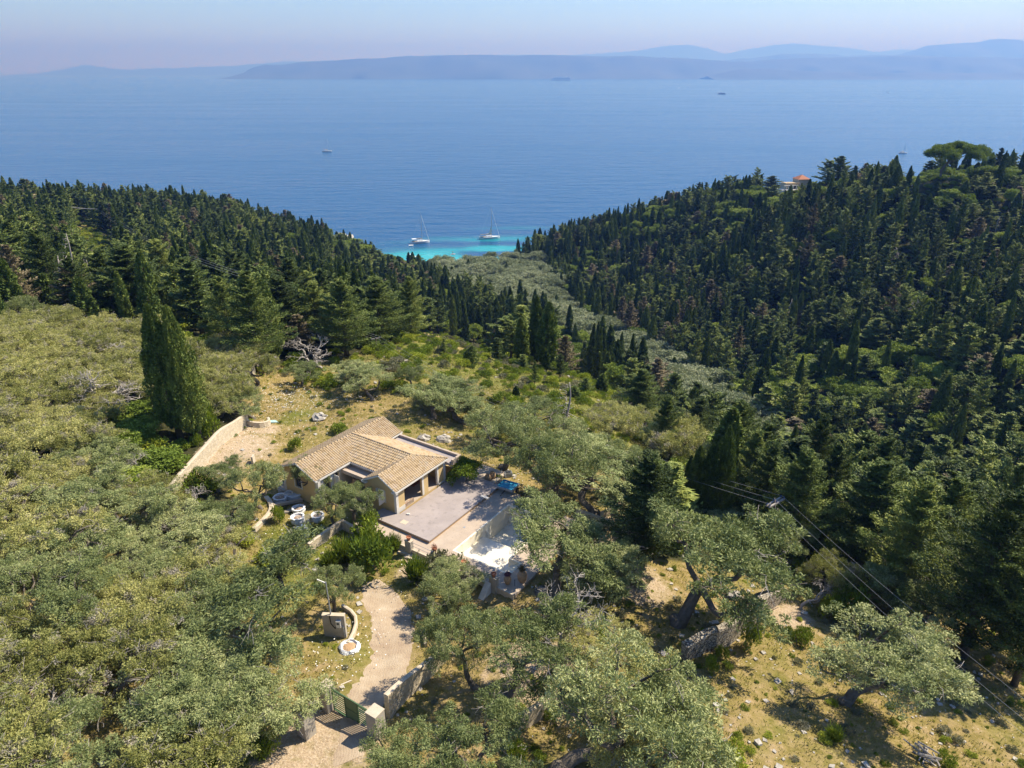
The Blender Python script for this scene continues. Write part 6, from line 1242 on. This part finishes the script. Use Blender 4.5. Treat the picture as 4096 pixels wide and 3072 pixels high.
# ------------------------------------------------------------------ the rest of the wood as one mass, by instancing the same meshes
def gn_scatter(name, label, pts, kinds_parts, cat=None):
    """pts: (x, y, z, rz, sxy, sz, proto index); kinds_parts: list of mesh-lists (one entry per prototype)"""
    col = bpy.data.collections.new(name+'_sources')
    for i, ml in enumerate(kinds_parts):
        sub = bpy.data.collections.new('%s_%03d' % (name, i)); col.children.link(sub)
        for me_ in ml: sub.objects.link(bpy.data.objects.new('%s_part' % name, me_))
    P = np.array(pts, float); me_ = bpy.data.meshes.new(name); me_.vertices.add(len(P)); me_.vertices.foreach_set('co', P[:, :3].astype(np.float32).ravel())
    def attr(nm, typ, val, key='value'): a = me_.attributes.new(nm, typ, 'POINT'); a.data.foreach_set(key, val)
    attr('rotz', 'FLOAT_VECTOR', np.stack([P[:, 3]*0, P[:, 3]*0, P[:, 3]], 1).astype(np.float32).ravel(), 'vector'); attr('scl', 'FLOAT_VECTOR', np.stack([P[:, 4], P[:, 4], P[:, 5]], 1).astype(np.float32).ravel(), 'vector'); attr('pid', 'INT', P[:, 6].astype(np.int32))
    o = link(name, me_); ng = bpy.data.node_groups.new(name+'_nodes', 'GeometryNodeTree')
    ng.interface.new_socket('Geometry', in_out='INPUT', socket_type='NodeSocketGeometry'); ng.interface.new_socket('Geometry', in_out='OUTPUT', socket_type='NodeSocketGeometry')
    gi = ng.nodes.new('NodeGroupInput'); go = ng.nodes.new('NodeGroupOutput'); ip = ng.nodes.new('GeometryNodeInstanceOnPoints'); ci = ng.nodes.new('GeometryNodeCollectionInfo'); ci.inputs[0].default_value = col; ci.inputs[1].default_value = True; ci.inputs[2].default_value = False
    def na(nm, typ): n_ = ng.nodes.new('GeometryNodeInputNamedAttribute'); n_.data_type = typ; n_.inputs[0].default_value = nm; return n_.outputs[0]
    ng.links.new(gi.outputs[0], ip.inputs['Points']); ng.links.new(ci.outputs[0], ip.inputs['Instance']); ip.inputs['Pick Instance'].default_value = True
    ng.links.new(na('pid', 'INT'), ip.inputs['Instance Index']); ng.links.new(na('rotz', 'FLOAT_VECTOR'), ip.inputs['Rotation']); ng.links.new(na('scl', 'FLOAT_VECTOR'), ip.inputs['Scale'])
    ng.links.new(ip.outputs[0], go.inputs[0]); md = o.modifiers.new('scatter', 'NODES'); md.node_group = ng
    return tag(o, label, cat, kind='stuff')
protos = []; pidx = {}
for kd in ('cypress', 'conifer', 'broad', 'brown', 'farolive', 'pale', 'olive', 'snag'):
    for i, ml in enumerate(PROTO[kd]): pidx[(kd, i)] = len(protos); protos.append(list(ml))
pts = []
for q in stuff_pts:
    kd, x, y, u, v, Z, rad, hgt = q; r2 = int(abs(x*37+y*91)); R0, H0_, _o = MEAS[kd][r2 % len(PROTO[kd])]
    pts.append((x, y, float(h(x, y)), (r2 % 628)/100, rad/R0, hgt/H0_, pidx[(kd, r2 % len(PROTO[kd]))]))
if pts: gn_scatter('woodland', 'dense distant mixed wood of cypress and conifers covering the hillsides', pts, protos)
# undergrowth in the woods and scrub on the open spur
U1 = scatter(lambda X, Y, U, V_, Z_: (inpoly(U, V_, Z_SCRUB) | inpoly(U, V_, Z_LEFTOPEN)) , -260, 60, 60, 420, 80000, 1.0, 104)
rs = np.random.RandomState(91); pts = []
for (x, y, u, v, Z) in U1:
    if rs.rand() < .15: continue
    s = .45+.9*rs.rand()**2; pts.append((x, y, float(h(x, y))-.1, rs.rand()*6.28, s*1.1, s*(.8+.5*rs.rand()), [0, 1, 2, 3, 2, 0, 1, 3][rs.randint(8)]))
U2 = scatter(lambda X, Y, U, V_, Z_: (U > -40) & (U < 1064) & (V_ < 620) & (Y > 50) & ~inpoly(U, V_, Z_SCRUB) & ~inpoly(U, V_, Z_OPEN) & (h(X, Y) > .5) & visible(X, Y, h(X, Y), 4), -340, 330, 50, 480, 30000, 3.0, 105)
for (x, y, u, v, Z) in U2: s = 1.0+.9*rs.rand(); pts.append((x, y, float(h(x, y))-.2, rs.rand()*6.28, s*1.3, s, rs.randint(2)))
U3 = scatter(lambda X, Y, U, V_, Z_: inpoly(U, V_, Z_OPEN) & (V_ < 790), -50, 60, 22, 112, 30000, .75, 106)
for (x, y, u, v, Z) in U3:
    T_, S_ = w2loc(x, y)
    if (-13.3 < T_ < 16.3) and (-3.6 < S_ < 10.5): continue
    if inpoly(u, v, [D_(*q_) for q_ in ((580, 1659), (640, 1540), (735, 1500), (790, 1380), (770, 1250), (865, 1270), (915, 1370), (895, 1450), (820, 1560), (810, 1659))]): continue
    if inpoly(u, v, [D_(*q_) for q_ in ((440, 1000), (560, 905), (600, 940), (520, 1000))]): continue
    k_ = .30 if u < 560 else .62
    if rs.rand() > k_: continue
    s = .12+.34*rs.rand()**2; pts.append((x, y, float(h(x, y))-.03, rs.rand()*6.28, s*1.25, s*(.7+.6*rs.rand()), [0, 1, 2, 3, 3, 0][rs.randint(6)]))
gn_scatter('scrub', 'yellow-green scrub of low bushes on the open spur and under the trees', pts, [[m_] for m_ in PROTO['shrub']])
# young cypresses and bushes standing in the scrub, as things
YC = [(1115, 860), (1130, 800), (1020, 790), (1155, 830), (1240, 860), (1265, 850), (1180, 800), (1075, 780), (1085, 745), (960, 765), (1300, 850), (1210, 815)]
for i, (a, b_) in enumerate(YC): px(('cypress', 'conifer')[i % 2], a, b_, 14+8*(i % 3), b_-26-8*(i % 4), (ORD[i] if False else ['tiny', 'young', 'short', 'small', 'knee-high', 'little', 'stubby', 'lone', 'slender', 'upright', 'dark', 'pointed'][i])+' '+('cypress', 'conifer')[i % 2]+' growing in the open scrub slope', i % 3, i, group='young conifers in the scrub')
# ------------------------------------------------------------------ grass, stones and daisies
def on_open(n, seed, x0=-45, x1=60, y0=22, y1=112, poly=None):
    rs = np.random.RandomState(seed); X = x0+(x1-x0)*rs.rand(n); Y = y0+(y1-y0)*rs.rand(n); T_, S_ = w2loc(X, Y)
    k = ~((T_ > -13.1) & (T_ < 16) & (S_ > -3.4) & (S_ < 10)); U, V_, Z_ = proj(X, Y, h(X, Y)); k &= (U > -30) & (U < 1054) & (V_ < 800)
    dp = [D_(*q) for q in ((600, 1659), (640, 1560), (735, 1520), (795, 1380), (775, 1260), (860, 1280), (905, 1370), (890, 1450), (820, 1540), (790, 1580), (800, 1659))]; k &= ~inpoly(U, V_, dp)
    if poly is not None: k &= inpoly(U, V_, poly)
    return X[k], Y[k], U[k], V_[k], Z_[k]
X, Y, U, V_, Z_ = on_open(230000, 7); rs = np.random.RandomState(8)
dens = fbm(X, Y, 9, 31, 3); gi_ = np.clip(np.searchsorted(GX, X)-1, 0, len(GX)-1), np.clip(np.searchsorted(GY, Y)-1, 0, len(GY)-1)
bare_ = cg[gi_[1], gi_[0]]; fo = cr[gi_[1], gi_[0]]; k = (rs.rand(len(X)) < np.clip(.55+.5*dens, .12, 1)*(1-.9*bare_)) & (fo < .5); X, Y = X[k], Y[k]
n = len(X); P = np.stack([X, Y, h(X, Y)], 1); Dg = rs.randn(n, 3)*.55; Dg[:, 2] = 1; lush_ = cb[gi_[1], gi_[0]][k]; L_ = (.14+.22*rs.rand(n)**2)*(1+1.0*lush_); P[:, 2] += L_*.35
V, F = leaves(P, Dg, L_, .05+.05*rs.rand(n), rs); tag(link('grass', mesh('grass', V, F, M['grass'])), 'dry yellow-green meadow grass on the open ground', kind='stuff')
X, Y, U, V_, Z_ = on_open(9000, 17); d2_ = fbm(X, Y, 14, 41, 3); k = rs.rand(len(X)) < np.clip(.15+.6*d2_+.35*(U > 520)*(V_ > 520), .02, .9); X, Y = X[k], Y[k]
Vs = []; Fs = []; nn = 0
for x, y in zip(X, Y):
    s = .05+.16*rs.rand()**3; v8 = np.array([(a, b_, c_) for c_ in (-.5, .6) for b_ in (-1, 1) for a in (-1, 1)])*s*(1+.5*rs.randn(8, 3)*.5); th = rs.rand()*6.28; c_, s_ = math.cos(th), math.sin(th)
    v8 = v8 @ np.array([[c_, s_, 0], [-s_, c_, 0], [0, 0, 1]]); Vs.append(v8+np.array([x, y, float(h(x, y))+.02])); Fs += [tuple(nn+i for i in f) for f in ((0, 2, 3, 1), (4, 5, 7, 6), (0, 1, 5, 4), (1, 3, 7, 5), (3, 2, 6, 7), (2, 0, 4, 6))]; nn += 8
tag(link('stones', mesh('stones', np.concatenate(Vs), Fs, M['rock'])), 'loose pale stones strewn over the slopes', kind='stuff')
fl = []
for (a, b_, rr, n_) in ((630, 870, 5.5, 420), (600, 850, 4, 260), (720, 870, 5, 120), (790, 1380, 2.2, 60), (735, 1430, 2.4, 70), (620, 1140, 4, 70), (650, 1150, 5, 60), (900, 1290, 5, 60), (560, 960, 6, 80), (700, 1440, 3, 40), (1130, 1030, 3, 30), (850, 1240, 4, 40), (620, 920, 7, 150)):
    c0 = hit(*D_(a, b_)); q = rs.randn(n_, 2)*rr*.55; fl.append(np.stack([c0[0]+q[:, 0], c0[1]+q[:, 1]], 1))
fl = np.concatenate(fl); T_, S_ = w2loc(fl[:, 0], fl[:, 1]); fl = fl[~((T_ > -13.3) & (T_ < 16) & (S_ > -3.4) & (S_ < 10))]
P = np.stack([fl[:, 0], fl[:, 1], h(fl[:, 0], fl[:, 1])+.3], 1); V, F = leaves(P, np.stack([rs.randn(len(P)), rs.randn(len(P)), rs.randn(len(P))*.2], 1), .11, .11, rs); tag(link('daisies', mesh('daisies', V, F, M['flowerw'])), 'white daisies dotted through the grass', kind='stuff')
print('objects', len(COL.objects), 'forest', len(forest_pts), 'stuff', len(stuff_pts), {k: len(v) for k, v in by.items()})
